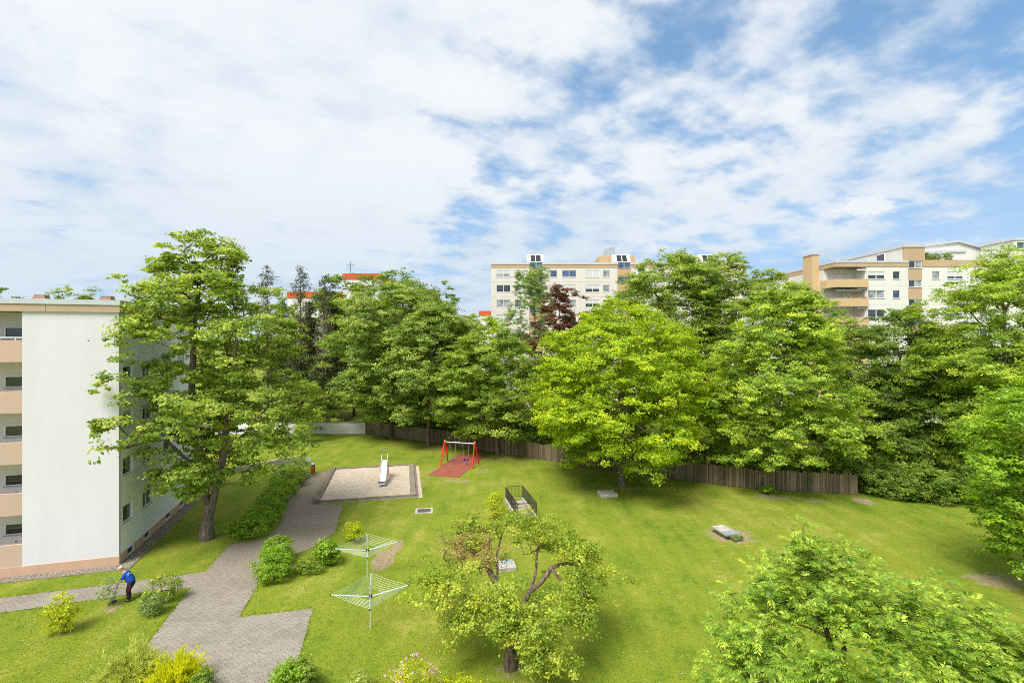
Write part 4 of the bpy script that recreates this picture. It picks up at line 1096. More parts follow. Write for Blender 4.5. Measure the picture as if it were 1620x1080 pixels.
def shrub(name, label, base, size, seed, leafmat, n=60, per=70, leaf=.09, clump=.32, cat='shrub', group=None, flat=1.0, droop=.0, up=.5, jitter=.6, asp=.6, stem='bark_dark', lob=.2, shell=.3, flowers=None, z0=.12, sprays=9):
    """size: (half width, half depth, height)"""
    rng = np.random.default_rng(seed)
    sx, sy, h = size
    prof = [(z0, .72), (h * .3, .98), (h * .6, .95), (h * .85, .66), (h, .25)]
    C = crown_points(rng, prof, n, shell, lob, 1.6)
    C[:, 0] *= sx; C[:, 1] *= sy
    t = thing(name, label, cat, (base[0], base[1], 0), 0, group)
    out = unit(C - np.array([0, 0, h * .35])); a = clump * rng.uniform(.7, 1.25, len(C))
    P, D, N, L, W, var, cl = spray_leaves(rng, C, out, a, per, leaf, flat, droop, sprays, up, jitter, asp)
    N = unit(N + out.repeat(per, axis=0) * .35)
    D = unit(D - N * np.sum(D * N, axis=1, keepdims=True))
    ok = P[:, 2] > .02; P, D, N, L, W, var, cl = [q[ok] for q in (P, D, N, L, W, var, cl)]
    f = link('foliage', leaf_mesh('foliage', P, D, N, L, W, var, cl, M[leafmat], tri=base[1] > 36), t); f['kind'] = 'stuff'
    pos, par = skeleton(rng, [[(0, 0, -.05), (0, 0, .12)]] + [[(sx * .4 * math.cos(q), sy * .4 * math.sin(q), h * .35)] for q in (0, 1.3, 2.6, 3.9, 5.2)], C[:: max(1, len(C) // 40)], step=.4)
    me = tubes_mesh('stems', pos, par, radii(pos, par, .005, .022 + .008 * h, 2.2), M[stem], 5)
    if me: s = link('stem', me, t); s['kind'] = 'stuff'
    if flowers:
        m, cnt, sz = flowers
        k = rng.integers(0, len(P), cnt * 4); k = k[np.argsort(-np.sum((P[k] - np.array([0, 0, h * .4])) ** 2 / np.array([sx * sx, sy * sy, h * h * .4]), axis=1))][:cnt]
        PP = np.repeat(P[k] + out.repeat(per, axis=0)[ok][k] * .04, 5, axis=0); nn = len(PP)
        DD = unit(rng.normal(size=(nn, 3))); NN = unit(rng.normal(size=(nn, 3)) + np.array([0, 0, .8]))
        DD = unit(DD - NN * np.sum(DD * NN, axis=1, keepdims=True))
        fl = link('blossom', leaf_mesh('blossom', PP, DD, NN, np.full(nn, sz), np.full(nn, sz * .8), rng.random(nn), np.repeat(rng.random(cnt), 5), M[m]), t); fl['kind'] = 'stuff'
    return t

def prof_px(Y, rows):
    """outline rows (photo row, half width in pixels) at distance Y -> (height, radius)"""
    return [(max(.3, CAM_H + (HY - py) * Y / F_PX), w * Y / F_PX) for py, w in rows]
def at(px, Y): return ((px - CX) / F_PX * Y, Y)

# --- the big maple by the near block; it has three stems and keeps clear of the wall
_c = gnd(188, 893); _a = math.radians(16.5)
def clear_of_block(bx, by, margin=.35):
    def f(p):
        dx, dy = p[0] + bx - _c.x, p[1] + by - _c.y
        lx = dx * math.cos(_a) + dy * math.sin(_a); ly = -dx * math.sin(_a) + dy * math.cos(_a)
        return not (lx < margin and -margin < ly < 14.2 and p[2] < 16.0) and not (lx < -1.2) and (p[0] + bx) / (p[1] + by) * 780 > -668
    return f
mb_ = gnd(327, 852)
tree('maple_tree', 'big three stemmed maple standing in the lawn beside the white block', mb_, prof_px(32.5, [(372, 30), (392, 58), (425, 80), (465, 110), (520, 130), (580, 146), (640, 156), (690, 154), (735, 132), (765, 84)]),
     131, 'lf_maple', nclump=520, per=175, clump=1.0, leaf=0.175, trunk=0.36, flat=0.62, droop=0.25, shell=.5, lob=0.13, keep=clear_of_block(mb_.x, mb_.y), sides=9, up=.9, jitter=.45, asp=.85, expo=2.7, inner=.2,
     stems=[[(0, 0, -.2), (0, 0, .2), (.05, 0, 1.2), (.1, 0, 2.3), (-.25, .1, 4.2), (-.7, .3, 6.8), (-1.1, .2, 9.8), (-.9, .0, 13.5), (-.5, 0, 16.8)],
            [(.05, 0, 1.3), (.7, -.2, 3.2), (1.35, -.4, 5.6), (1.6, -.3, 8.5), (2.0, -.2, 11.5), (2.0, 0, 14.5)],
            [(.08, 0, 1.7), (.4, .7, 4.0), (.5, 1.6, 7.2), (.3, 2.0, 10.5), (.2, 1.8, 14)],
            [(-.25, .1, 4.2), (-1.3, -.9, 6.0), (-2.3, -2.0, 8.0)], [(1.35, -.4, 5.6), (2.9, .3, 7.4), (4.0, .6, 9.0)]])
sb = gnd(471, 695)
tree('small_tree', 'small spreading tree in front of the white garden wall', sb, prof_px(64.3, [(592, 12), (612, 40), (640, 56), (668, 55), (686, 34)]), 102, 'lf_maple', nclump=110, per=150, clump=1.0, leaf=.24, trunk=.16, flat=.45, droop=.3)

# --- the broadleaved belt along the fence
tree('chestnut_tree', 'round pale tipped chestnut tree nearest the end of the white wall', gnd(618, 691), prof_px(66, [(449, 20), (468, 62), (500, 84), (540, 95), (590, 98), (630, 88), (662, 52)]), 103, 'lf_chestnut', nclump=470, per=135, clump=1.5, leaf=0.37, trunk=.33, shell=.33, lob=0.07, flat=.6)
tree('chestnut_tree', 'shorter rounded tree behind the slide with its trunk by the fence', gnd(677, 705), prof_px(60.6, [(482, 14), (500, 40), (540, 66), (590, 78), (635, 74), (668, 46)]), 104, 'lf_chestnut', nclump=330, per=130, clump=1.4, leaf=0.35, trunk=.26, shell=.33, lob=0.08, lean=(1.0, 0))
tree('hornbeam_tree', 'layered dark hornbeam tree behind the red swing', gnd(787, 719), prof_px(56, [(520, 14), (545, 56), (590, 86), (630, 92), (668, 76), (690, 48)]), 105, 'lf_green', nclump=360, per=130, clump=1.35, leaf=0.31, trunk=.24, flat=0.55, droop=.3, shell=.4, lob=0.12, lean=(-.9, 0), thick=0.5)
tree('tall_tree', 'tall dark tree rising behind the chestnut below the rooftop aerial', at(628, 82), prof_px(82, [(432, 16), (446, 52), (470, 76), (520, 88), (590, 80), (650, 50)]), 106, 'lf_dark', nclump=260, per=115, clump=1.9, leaf=0.46, trunk=.35)
tree('tall_tree', 'pointed dark tree just right of the tall tree behind the chestnuts', at(708, 80), prof_px(80, [(446, 5), (462, 14), (490, 24), (540, 32), (610, 32), (660, 22)]), 107, 'lf_dark', nclump=130, per=100, clump=1.1, leaf=0.42, trunk=.25)
tree('round_tree', 'yellow green tree top left of the cream apartment block', at(758, 78), prof_px(78, [(498, 12), (512, 32), (540, 42), (600, 44), (660, 30)]), 108, 'lf_lime', nclump=110, per=110, clump=1.4, leaf=0.42, trunk=.22)
tree('round_tree', 'mid green rounded tree top between the chestnuts and the yellow tree', at(722, 73), prof_px(73, [(492, 12), (508, 30), (545, 42), (600, 44), (660, 30)]), 109, 'lf_green', nclump=110, per=110, clump=1.3, leaf=0.4, trunk=.22)
tree('birch_tree', 'tall drooping grey green birch in front of the cream block', at(846, 77), prof_px(77, [(422, 10), (436, 26), (460, 38), (490, 46), (520, 60), (570, 66), (640, 56), (680, 30)]), 110, 'lf_grey', nclump=420, per=95, clump=1.0, leaf=0.3, trunk=.22, bark='bark_birch', flat=1.25, droop=.7, shell=.55, lob=.3, up=.35, jitter=.75, asp=.5, freq=.9)
tree('copper_beech', 'dark red copper beech between the birch and the bright lime tree', at(886, 72), prof_px(71, [(448, 14), (464, 34), (490, 52), (520, 60), (560, 62), (610, 52), (660, 34)]), 111, 'lf_copper', nclump=260, per=100, clump=1.1, leaf=0.33, trunk=.24, bark='bark_dark', shell=.45, lob=.25, flat=.6)
lb = gnd(983, 768)
tree('lime_tree', 'bright yellow green dome shaped tree in front of the fence centre', lb, prof_px(44.2, [(480, 22), (500, 62), (540, 104), (590, 130), (645, 138), (690, 128), (718, 90), (732, 56)]), 112, 'lf_lime', nclump=680, per=140, clump=1.3, leaf=0.255, trunk=.30, shell=0.26, lob=0.06, flat=0.6, droop=.38, sides=8, asp=.7)
tree('ash_tree', 'tall dense green tree directly behind the bright lime tree', at(1060, 61), prof_px(61, [(404, 16), (420, 56), (450, 80), (500, 90), (570, 84), (640, 60)]), 113, 'lf_green', nclump=400, per=125, clump=1.5, leaf=0.33, trunk=.34, lob=0.12)
tree('locust_tree', 'airy spreading tree with dark bare limbs right of the lime tree', at(1148, 57), prof_px(57, [(402, 14), (416, 50), (440, 80), (480, 90), (530, 82), (590, 66), (640, 48), (690, 26)]), 114, 'lf_green', nclump=420, per=100, clump=1.25, leaf=0.28, trunk=.36, bark='bark_dark', flat=.5, shell=.55, lob=.3, freq=.8, expo=2.1,
     stems=[[(0, 0, -.2), (0, 0, .3), (-.2, 0, 3.5), (-.6, 0, 7), (-1.4, 0, 12), (-1.6, 0, 18)], [(-.1, 0, 2.5), (.9, .2, 6), (1.8, .2, 10), (3.2, 0, 15)], [(-.2, 0, 3.5), (.2, -.8, 7), (.6, -1.4, 12)]])
mr = gnd(1215, 771)
tree('maple_tree', 'green maple with its grey trunk before the right part of the fence', mr, prof_px(43.4, [(449, 14), (474, 50), (510, 76), (560, 98), (620, 118), (670, 126), (708, 108), (728, 70)]), 115, 'lf_fresh', nclump=540, per=135, clump=1.15, leaf=0.25, trunk=.30, lean=(2.4, .4), shell=.42, lob=0.12, flat=0.66, droop=.35, asp=.8, sides=8)
tree('hornbeam_tree', 'dark open tree between the two maples on the right', at(1422, 50), prof_px(50, [(490, 14), (510, 48), (550, 76), (600, 90), (660, 94), (720, 80), (755, 50)]), 116, 'lf_dark', nclump=460, per=130, clump=1.35, leaf=0.29, trunk=.26, flat=0.6, lob=0.14, thick=0.55)
tree('maple_tree', 'tallest pale green tree at the right edge above the white ochre block', at(1588, 42), prof_px(42, [(396, 14), (416, 52), (450, 92), (500, 116), (560, 112), (620, 100), (690, 92), (750, 66)]), 117, 'lf_fresh', nclump=560, per=135, clump=1.3, leaf=0.26, trunk=.32, shell=.42, lob=0.12, flat=0.7, droop=.4)
tree('maple_tree', 'near overhanging tree with yellowish leaves low on the right edge', at(1650, 25.5), prof_px(25.5, [(594, 20), (620, 66), (670, 108), (730, 116), (790, 104), (850, 84), (900, 54)]), 118, 'lf_bright', nclump=380, per=140, clump=0.72, leaf=0.16, trunk=.18, flat=0.65, droop=.4, lob=0.14, shell=.42)

tree('tall_tree', 'dark rounded tree below the red topped stair tower left of the chestnut', at(560, 84), prof_px(84, [(440, 30), (452, 50), (490, 58), (550, 56), (640, 44)]), 127, 'lf_dark', nclump=150, per=110, clump=1.6, leaf=.42, trunk=.25)
tree('tall_tree', 'dark tree behind the two pines hiding the low red roofed block', at(482, 92), prof_px(92, [(466, 62), (480, 92), (520, 92), (580, 84), (650, 60)]), 128, 'lf_dark', nclump=210, per=110, clump=1.7, leaf=.45, trunk=.25)
tree('belt_tree', 'mid green tree filling the belt below the corner balconies', at(1318, 56), prof_px(56, [(500, 16), (516, 44), (560, 70), (620, 78), (690, 60)]), 125, 'lf_green', nclump=200, per=120, clump=1.35, leaf=.32, trunk=.22)
tree('belt_tree', 'dark green tree filling the belt right of the dark open tree', at(1492, 55), prof_px(55, [(520, 16), (540, 44), (580, 66), (640, 72), (700, 56)]), 126, 'lf_dark', nclump=190, per=120, clump=1.35, leaf=.32, trunk=.22)

# --- pines and spruces behind the white wall
def conifer(label, base, top, seed, live_from, rmax, dead_from=None, dens=1.0, name='pine_tree'):
    rng = np.random.default_rng(seed)
    t = thing(name, label, 'tree', (base[0], base[1], 0), 0, 'conifers behind the white wall')
    lean = rng.normal(size=2) * .25
    tp = MB().tube([(lean[0] * k / 6, lean[1] * k / 6, -.2 + (top + .2) * k / 6) for k in range(7)], [.24 - .036 * k for k in range(7)], 8)
    tp.build('trunk', M['bark'], t, smooth=True)
    for nm, mat, z0, z1, d in (('crown', 'lf_spruce', live_from, top, 1.0), ('dead_branches', 'lf_deadspruce', dead_from, live_from, .55)):
        if z0 is None: continue
        PP, DD, BR = [], [], MB()
        z = z0
        while z < z1 - .1:
            f = (z - z0) / max(z1 - z0, .1)
            R = rmax * ((1 - f) ** .75 * .92 + .10) if nm == 'crown' else rmax * rng.uniform(.35, .8)
            for q in range(int(4 + 2 * dens)):
                ang = rng.uniform(0, 6.28); ln = R * rng.uniform(.55, 1.1); sag = rng.uniform(.05, .4) * ln
                o = np.array([lean[0] * z / top, lean[1] * z / top, z]); dirv = np.array([math.cos(ang), math.sin(ang), 0])
                if rng.random() < .5: BR.tube([o, o + dirv * ln * .5 + np.array([0, 0, -.1 * ln]), o + dirv * ln - np.array([0, 0, sag])], [.035, .02, .008], 4, False)
                m = int(26 * ln * d * dens) + 4
                s = rng.random(m) ** .7
                p = o + dirv * (ln * s)[:, None]; p[:, 2] -= sag * s ** 1.6
                p += rng.normal(size=p.shape) * np.array([.16, .16, .10]) * (1 + .5 * ln)
                dd = dirv * .7 + rng.normal(size=p.shape) * .6; dd[:, 2] -= .25
                PP.append(p); DD.append(dd)
            z += rng.uniform(.22, .42) / dens
        P = np.concatenate(PP); D = unit(np.concatenate(DD)); n = len(P)
        N = unit(rng.normal(size=P.shape) + np.array([0, 0, .8])); D = unit(D - N * np.sum(D * N, axis=1, keepdims=True))
        o = link(nm, leaf_mesh(nm, P, D, N, rng.uniform(.3, .6, n), rng.uniform(.06, .13, n), rng.random(n), rng.random(n), M[mat]), t); o['kind'] = 'stuff'
        if BR.v: l = BR.build('branch', M['bark_dark'], t); l['kind'] = 'stuff'
    return t
conifer('bare stemmed pine with a small top left of the red topped tower', at(472, 76), 24.4, 201, 20.5, 1.7, 6.0, .62, name='pine_tree')
conifer('bare stemmed pine with a pointed top closest to the red topped tower', at(510, 75), 22.9, 202, 18.8, 1.9, 5.0, .62)
conifer('pine top showing just beside the big maple crown', at(424, 77), 24.7, 203, 20.5, 1.8, 7.0, .62)
for i, (px, Y, top, lab) in enumerate(((448, 80, 19.0, 'dark brownish spruce between the maple and the two pines'), (492, 82, 19.6, 'dark brownish spruce standing behind the two pines'), (528, 80, 20.8, 'dark spruce between the right pine and the chestnut tree'), (468, 74, 12.5, 'low dark spruce under the left pine'), (506, 73, 11, 'low dark spruce under the right pine'))):
    conifer(lab, at(px, Y), top, 210 + i, 3.0, 3.4, None, 1.0, 'spruce_tree')

# --- tree tops beyond the near block, and trees far off
tree('far_tree', 'tree top showing over the flat roof between its chimneys', at(128, 62), prof_px(62, [(455, 10), (462, 30), (480, 42), (540, 46), (620, 30)]), 120, 'lf_green', nclump=90, per=120, clump=1.2, leaf=.30, trunk=.22)
tree('far_tree', 'dark tree top at the left end of the flat roof', at(5, 60), prof_px(60, [(450, 5), (462, 20), (490, 36), (560, 40), (620, 28)]), 121, 'lf_dark', nclump=90, per=120, clump=1.2, leaf=.30, trunk=.22)
conifer('dark conifer top between the flat roof and the big maple', at(226, 64), 19.2, 122, 4.0, 3.0, None, 1.0, 'spruce_tree')

# --- undergrowth: hedge right of the fence and bushes behind it
for i, (px, py, w, h) in enumerate(((1374, 782, 1.5, 2.6), (1402, 790, 1.5, 2.3), (1432, 795, 1.6, 2.6), (1462, 799, 1.5, 2.2), (1492, 804, 1.6, 2.6), (1524, 806, 1.6, 2.4), (1570, 806, 1.8, 2.6), (1615, 808, 1.8, 2.6))):
    p = gnd(px, py); lab = ('bush filling the gap at the end of the fence', 'second bush from the end of the fence', 'third bush from the end of the fence', 'fourth bush from the end of the fence', 'fifth bush from the end of the fence', 'sixth bush from the end of the fence', 'seventh bush from the end of the fence', 'bush farthest along the lawn edge on the right')[i]
    shrub('hedge_bush', 'dark green ' + lab, (p.x, p.y + 1.6), (w, w, h), 300 + i, 'lf_dark', n=80, per=70, leaf=.17, clump=.5, group='bushes right of the fence')
frng = random.Random(77)
NTH = ['first', 'second', 'third', 'fourth', 'fifth', 'sixth', 'seventh', 'eighth', 'ninth', 'tenth', 'eleventh', 'twelfth', 'thirteenth', 'fourteenth', 'fifteenth', 'sixteenth', 'seventeenth', 'eighteenth', 'nineteenth', 'twentieth']
acc = []
for a, c in zip(FENCE, FENCE[1:]):
    d = c - a; n = max(2, round(d.length / 3.0))
    for k in range(n):
        ang = math.atan2(d.y, d.x); q = a + d * (k + .5) / n + Vector((-math.sin(ang), math.cos(ang), 0)) * 1.9
        acc.append(q)
for i, q in enumerate(acc):
    h = frng.uniform(2.4, 3.9)
    shrub('understory_bush', f'shady bush behind the board fence, {NTH[i] if i < 20 else "last"} from the white wall', q, (1.9, 1.5, h), 330 + i, frng.choice(['lf_dark', 'lf_dark', 'lf_green']), n=60, per=55, leaf=.24, clump=.6, group='bushes behind the board fence')

# --- the old apple tree in the lawn: twisted limbs, thin ragged crown, half of it dry
def apple():
    b = gnd(808, 1056)
    rng = np.random.default_rng(401)
    t = thing('apple_tree', 'old gnarled apple tree with a ragged yellowish crown in the lawn', 'tree', (b.x, b.y, 0))
    stems = [[(0, 0, -.2), (0, 0, .15), (-.03, .05, .8), (-.05, .1, 1.5), (-.2, .3, 2.3), (-.55, .6, 3.0), (-1.0, 1.0, 3.6), (-1.5, 1.6, 3.9), (-2.2, 2.1, 4.1)],
             [(-.05, .1, 1.5), (.35, .3, 2.1), (.75, .6, 2.7), (1.05, 1.0, 3.3), (1.15, 1.5, 4.1), (1.1, 1.9, 4.9)],
             [(.75, .6, 2.7), (1.3, .75, 3.1), (1.7, .9, 3.6), (2.3, 1.0, 3.75), (3.0, 1.1, 3.6)], [(1.7, .9, 3.6), (2.0, .6, 3.3), (2.4, .5, 3.1), (3.0, .2, 2.9)],
             [(-.2, .3, 2.3), (-.9, .1, 2.7), (-1.7, -.1, 2.9), (-2.6, .1, 3.1), (-3.3, .3, 3.0)], [(-.05, .1, 1.5), (.2, -.5, 2.1), (.5, -1.1, 2.6), (.8, -1.7, 2.7)],
             [(-.55, .6, 3.0), (-.6, 1.6, 3.9), (-.4, 2.6, 4.4)]]
    lumps = [((-2.6, .2, 3.2), (1.2, 1.1, .8), 26), ((-3.3, .4, 3.1), (.7, .7, .5), 9), ((-1.5, -.4, 2.6), (.8, .8, .7), 14), ((-1.0, 2.6, 4.3), (1.2, 1.2, .6), 20), ((1.1, 1.9, 4.7), (1.0, 1.0, .7), 26),
             ((2.6, 1.6, 4.1), (1.1, 1.0, .7), 24), ((3.2, .4, 3.1), (.9, 1.0, .9), 22), ((2.3, -.8, 2.5), (1.0, .8, .8), 20), ((.7, -1.4, 2.8), (1.2, .9, .7), 24), ((-.2, -.5, 3.1), (.8, .8, .6), 14),
             ((1.2, -1.9, 1.7), (1.0, .6, .8), 18), ((.1, 3.0, 4.6), (1.0, .8, .5), 14), ((.1, -1.1, 2.0), (.7, .4, .5), 10), ((-.3, -.9, 2.5), (.7, .5, .5), 10), ((-1.7, 2.6, 4.7), (.9, .6, .5), 9), ((-2.2, -.7, 2.2), (.6, .5, .6), 9), ((3.4, 1.7, 3.6), (.6, .7, .6), 10)]
    C = np.concatenate([np.array(c) + rng.normal(size=(int(k * 1.4), 3)) * np.array(s) * .5 for c, s, k in lumps])
    fill = rng.normal(size=(60, 3)) * np.array([1.75, 1.25, .55]) + np.array([.1, .5, 3.35])
    fill = fill[~((fill[:, 0] > .6) & (fill[:, 0] < 2.0) & (fill[:, 1] < 1.2) & (fill[:, 1] > -.6))]
    C = np.concatenate([C, fill])
    # the crown is open in its middle, above the shaft cover behind the trunk
    C = C[~((np.abs(C[:, 0] + .12) < .75) & (C[:, 1] > -.2) & (C[:, 1] < 2.6) & (C[:, 2] < 4.4))]
    # hanging shoots at the rim
    out = unit(C - np.array([0, .3, 2.6])); a = .38 * rng.uniform(.6, 1.3, len(C))
    P, D, N, L, W, var, cl = spray_leaves(rng, C, out, a, 98, .108, .75, .35, 8, .8, .6, .66, spread=.34)
    o = link('crown', leaf_mesh('crown', P, D, N, L, W, var, cl, M['lf_apple']), t); o['kind'] = 'stuff'
    dry = [((-1.7, 1.4, 4.1), (1.1, 1.0, .7), 34), ((-2.3, 1.9, 3.9), (.8, .8, .6), 14), ((-.9, .9, 3.8), (.7, .7, .5), 12)]
    Cd = np.concatenate([np.array(c) + rng.normal(size=(k, 3)) * np.array(s) * .5 for c, s, k in dry])
    P, D, N, L, W, var, cl = spray_leaves(rng, Cd, unit(Cd - np.array([0, .3, 2.6])), .36 * rng.uniform(.6, 1.3, len(Cd)), 90, .075, .8, .2, 7, .8, .7, .5, spread=.4)
    o = link('dry_crown', leaf_mesh('dry_crown', P, D, N, L, W, var, cl, M['lf_apple_dry']), t); o['kind'] = 'stuff'
    tw = np.concatenate([C, Cd, Cd + rng.normal(size=Cd.shape) * .45, Cd + rng.normal(size=Cd.shape) * .6])
    pos, par = skeleton(rng, stems, tw, step=.35, wander=.16, rise=.05)
    r = radii(pos, par, .007, .21, 2.2); r = np.where((pos[:, 2] < .3) & (r > .1), r * 1.4, r)
    link('trunk', tubes_mesh('trunk', pos, par, r, M['bark_apple'], 8), t)
apple()

# --- foreground tree with feathered leaves, seen from above
def feathered():
    rng = np.random.default_rng(420)
    bx, by = 8.65, 12.6
    t = thing('walnut_tree', 'fresh green tree with drooping feathered leaves filling the near right corner', 'tree', (bx, by, 0))
    lumps = [((-.1, 1.9, 6.6), (.6, .6, .9), 26), ((.8, 1.9, 6.3), (.6, .7, .8), 26), ((-1.3, 1.2, 5.9), (.9, .8, .8), 40), ((-2.2, .4, 5.1), (1.0, .9, .8), 46), ((0, .6, 6.0), (1.2, .9, .8), 60), ((1.7, .9, 5.9), (1.0, .9, .8), 46),
             ((3.0, .6, 5.2), (1.2, .9, .8), 54), ((4.4, .5, 4.7), (1.2, 1.0, .7), 54), ((5.6, .4, 4.3), (1.0, 1.0, .6), 40), ((-1.6, -.9, 4.6), (1.3, .9, .8), 50), ((.6, -.9, 5.0), (1.5, .9, .8), 64), ((2.8, -.9, 4.6), (1.5, .9, .8), 60),
             ((4.8, -.8, 4.1), (1.3, .9, .7), 46), ((-2.9, -.3, 3.9), (.8, .9, .8), 26), ((0, -2.2, 3.8), (1.8, .8, .8), 40), ((3.0, -2.2, 3.6), (1.8, .8, .8), 36), ((6.4, -.2, 3.9), (.8, .9, .6), 20)]
    C = np.concatenate([np.array(c) + rng.normal(size=(k, 3)) * np.array(s) * .60 for c, s, k in [(q[0], q[1], int(q[2] * 1.15)) for q in lumps]])
    stems = [[(0, 0, -.2), (0, 0, .3), (0, 0, 1.5), (.1, .1, 2.8), (.1, .6, 4.2), (0, 1.2, 5.6)], [(0, 0, 1.5), (1.0, 0, 2.8), (2.4, 0, 3.8), (4.0, 0, 4.3)], [(.1, .1, 2.8), (-1.0, 0, 3.7), (-1.9, 0, 4.5)], [(0, 0, 1.5), (1.2, -.9, 2.9), (2.2, -1.4, 3.9)], [(.1, .6, 4.2), (.9, 1.2, 5.4)]]
    pos, par = skeleton(rng, stems, C, step=.4, wander=.08, rise=.02)
    link('trunk', tubes_mesh('trunk', pos, par, radii(pos, par, .007, .17, 2.3), M['bark'], 7), t)
    # shoots: each carries compound leaves that arch out and down, each with paired leaflets
    P, D, N, L, W, V, K = [], [], [], [], [], [], []
    cen = np.array([.8, -.2, 3.6])
    for c in C:
        out = c - cen; out[2] *= .5; out /= np.linalg.norm(out) + 1e-6
        ck = rng.random()
        for q in range(9):
            d = rng.normal(size=3); d[2] = d[2] * .4 + .45; d = d / np.linalg.norm(d) * .8 + out * .55; d /= np.linalg.norm(d)
            o = c + rng.normal(size=3) * np.array([.14, .14, .12])
            ln = rng.uniform(.26, .42); npair = 5; sk = rng.random()
            side = np.cross(d, [0, 0, 1.]); side /= np.linalg.norm(side) + 1e-6
            for k in range(npair + 1):
                s = (k + .6) / (npair + .6)
                p = o + d * ln * s - np.array([0, 0, .30 * ln * s * s * 1.1])
                ax = d - np.array([0, 0, .8 * s]); ax /= np.linalg.norm(ax)
                nn = np.cross(side, ax)
                if nn[2] < 0: nn = -nn
                for sg in ((-1, 1) if k < npair else (0,)):
                    dd = ax * (.75 if sg else 1) + side * sg * .75 - np.array([0, 0, .28]) + rng.normal(size=3) * .10
                    P.append(p); D.append(dd / np.linalg.norm(dd)); N.append(nn + rng.normal(size=3) * .18)
                    l = (.126 if sg else .138) * rng.uniform(.8, 1.15) * (.75 + .5 * math.sin(math.pi * min(1, s + .1)))
                    L.append(l); W.append(l * .36); V.append(rng.random()); K.append(ck * .45 + sk * .55)
    A = [np.array(q) for q in (P, D, N, L, W, V, K)]
    o = link('crown', leaf_mesh('crown', *A, M['lf_walnut'], fold=.12), t); o['kind'] = 'stuff'
feathered()

# --- garden shrubs
S = shrub
p = gnd(98, 1001); S('forsythia_bush', 'small upright golden yellow bush alone in the near lawn', p, (.78, .7, 1.75), 501, 'lf_yellow', n=64, per=30, leaf=.10, clump=.26, lob=.3, shell=.5, stem='bark')
p = gnd(172, 958); S('bare_bush', 'thin sparse bush with bare stems beside the gardener', p, (.85, .7, 1.35), 502, 'lf_grey', n=46, per=16, leaf=.075, clump=.22, lob=.3, shell=.35, stem='bark', z0=.6)
for i, (px, py, sx, sy, h, sd) in enumerate(((238, 972, .75, .6, .95, 503), (262, 950, .85, .7, 1.25, 504))):
    p = gnd(px, py); S('potentilla_bush', ('lower front half of the yellow flowered bush at the path corner', 'taller rear half of the yellow flowered bush at the path corner')[i], p, (sx, sy, h), sd, 'lf_green' if i else 'lf_grey', n=70, per=60, leaf=.06, clump=.2, flowers=('fl_yellow', 26, .05))
# junipers in the near left corner: arching sprays
def juniper(name, label, base, size, seed, mat, n=300, per=26):
    rng = np.random.default_rng(seed); sx, sy, h = size
    t = thing(name, label, 'shrub', (base[0], base[1], 0))
    th = rng.uniform(0, 6.28, n); el = np.arccos(rng.uniform(.0, 1, n)); 
    dirs = np.stack([np.cos(th) * np.sin(el), np.sin(th) * np.sin(el), np.cos(el)], 1)
    lob = 1 + .2 * np.sin(th * 3 + seed) + .12 * np.sin(th * 7)
    ends = dirs * np.array([sx, sy, h]) * (lob * rng.uniform(.6, 1.05, n))[:, None]
    P, D, N, K = [], [], [], []
    for e, dv in zip(ends, dirs):
        k = rng.random(); s = rng.uniform(.45, 1.0, per)
        base_ = e[None] * s[:, None]; base_[:, 2] += .12 * np.sin(s * 3.1) * h
        tip = e / np.linalg.norm(e) * .8 + np.array([0, 0, .35])
        dd = tip[None] + rng.normal(size=(per, 3)) * .38
        P.append(base_ + rng.normal(size=(per, 3)) * .05); D.append(dd); N.append(rng.normal(size=(per, 3)) * .6 + dv + np.array([0, 0, .5])); K.append(np.clip(k * .5 + s * .55, 0, 1))
    P = np.concatenate(P); D = unit(np.concatenate(D)); N = np.concatenate(N); K = np.concatenate(K); m = len(P)
    ok = P[:, 2] > .02
    o = link('foliage', leaf_mesh('foliage', P[ok], D[ok], N[ok], rng.uniform(.10, .22, m)[ok], rng.uniform(.018, .04, m)[ok], rng.random(m)[ok], K[ok], M[mat]), t); o['kind'] = 'stuff'
    mb = MB()
    for e in ends[::9]: mb.tube([(0, 0, 0), e * .5 + np.array([0, 0, .05]), e * .85], [.03, .018, .008], 5, False)
    s = mb.build('stem', M['bark_dark'], t); s['kind'] = 'stuff'
    return t
juniper('juniper_bush', 'pale feathery juniper behind the golden one in the near left corner', gnd(208, 1075), (1.25, 1.2, 1.2), 511, 'lf_juniper', 420, 30)
juniper('golden_juniper', 'golden yellow juniper beside the path in the near left corner', gnd(280, 1092), (1.15, 1.0, 1.25), 512, 'lf_juniper_gold', 420, 30)
p = gnd(318, 1100); S('dark_bush', 'dark green low bush at the foot of the golden juniper', p, (.55, .5, .85), 513, 'lf_dark', n=50, per=60, leaf=.07, clump=.2)
# hedge row by the play path
for i, (px, py, sx, sy, h, mat, lab) in enumerate(((393, 849, 1.25, 1.1, 1.35, 'lf_bright', 'bright green hedge bush nearest the path corner, first of the row'), (409, 836, 1.2, 1.2, 1.35, 'lf_bright', 'second bright green bush of the hedge row'), (421, 820, 1.15, 1.2, 1.4, 'lf_bright', 'third bright green bush of the hedge row'),
        (433, 801, 1.15, 1.3, 1.35, 'lf_bright', 'fourth bright green bush of the hedge row'), (445, 785, 1.2, 1.3, 1.4, 'lf_bright', 'fifth and last bright green bush of the hedge row'), (447, 772, 1.0, 1.2, 1.5, 'lf_dark', 'dark bluish bush between the bright hedge and the sign'),
        (463, 769, 1.1, 1.3, 1.8, 'lf_fresh', 'fresh green rounded bush in the timber edged bed'), (470, 757, 1.3, 1.5, 2.0, 'lf_grey', 'tall grey green bush beside the signpost'))):
    p = gnd(px, py); S('hedge_bush', lab, p, (sx, sy, h), 520 + i, mat, n=150, per=60, leaf=.08, clump=.25, shell=.22, lob=.14, group='hedge row along the play path')
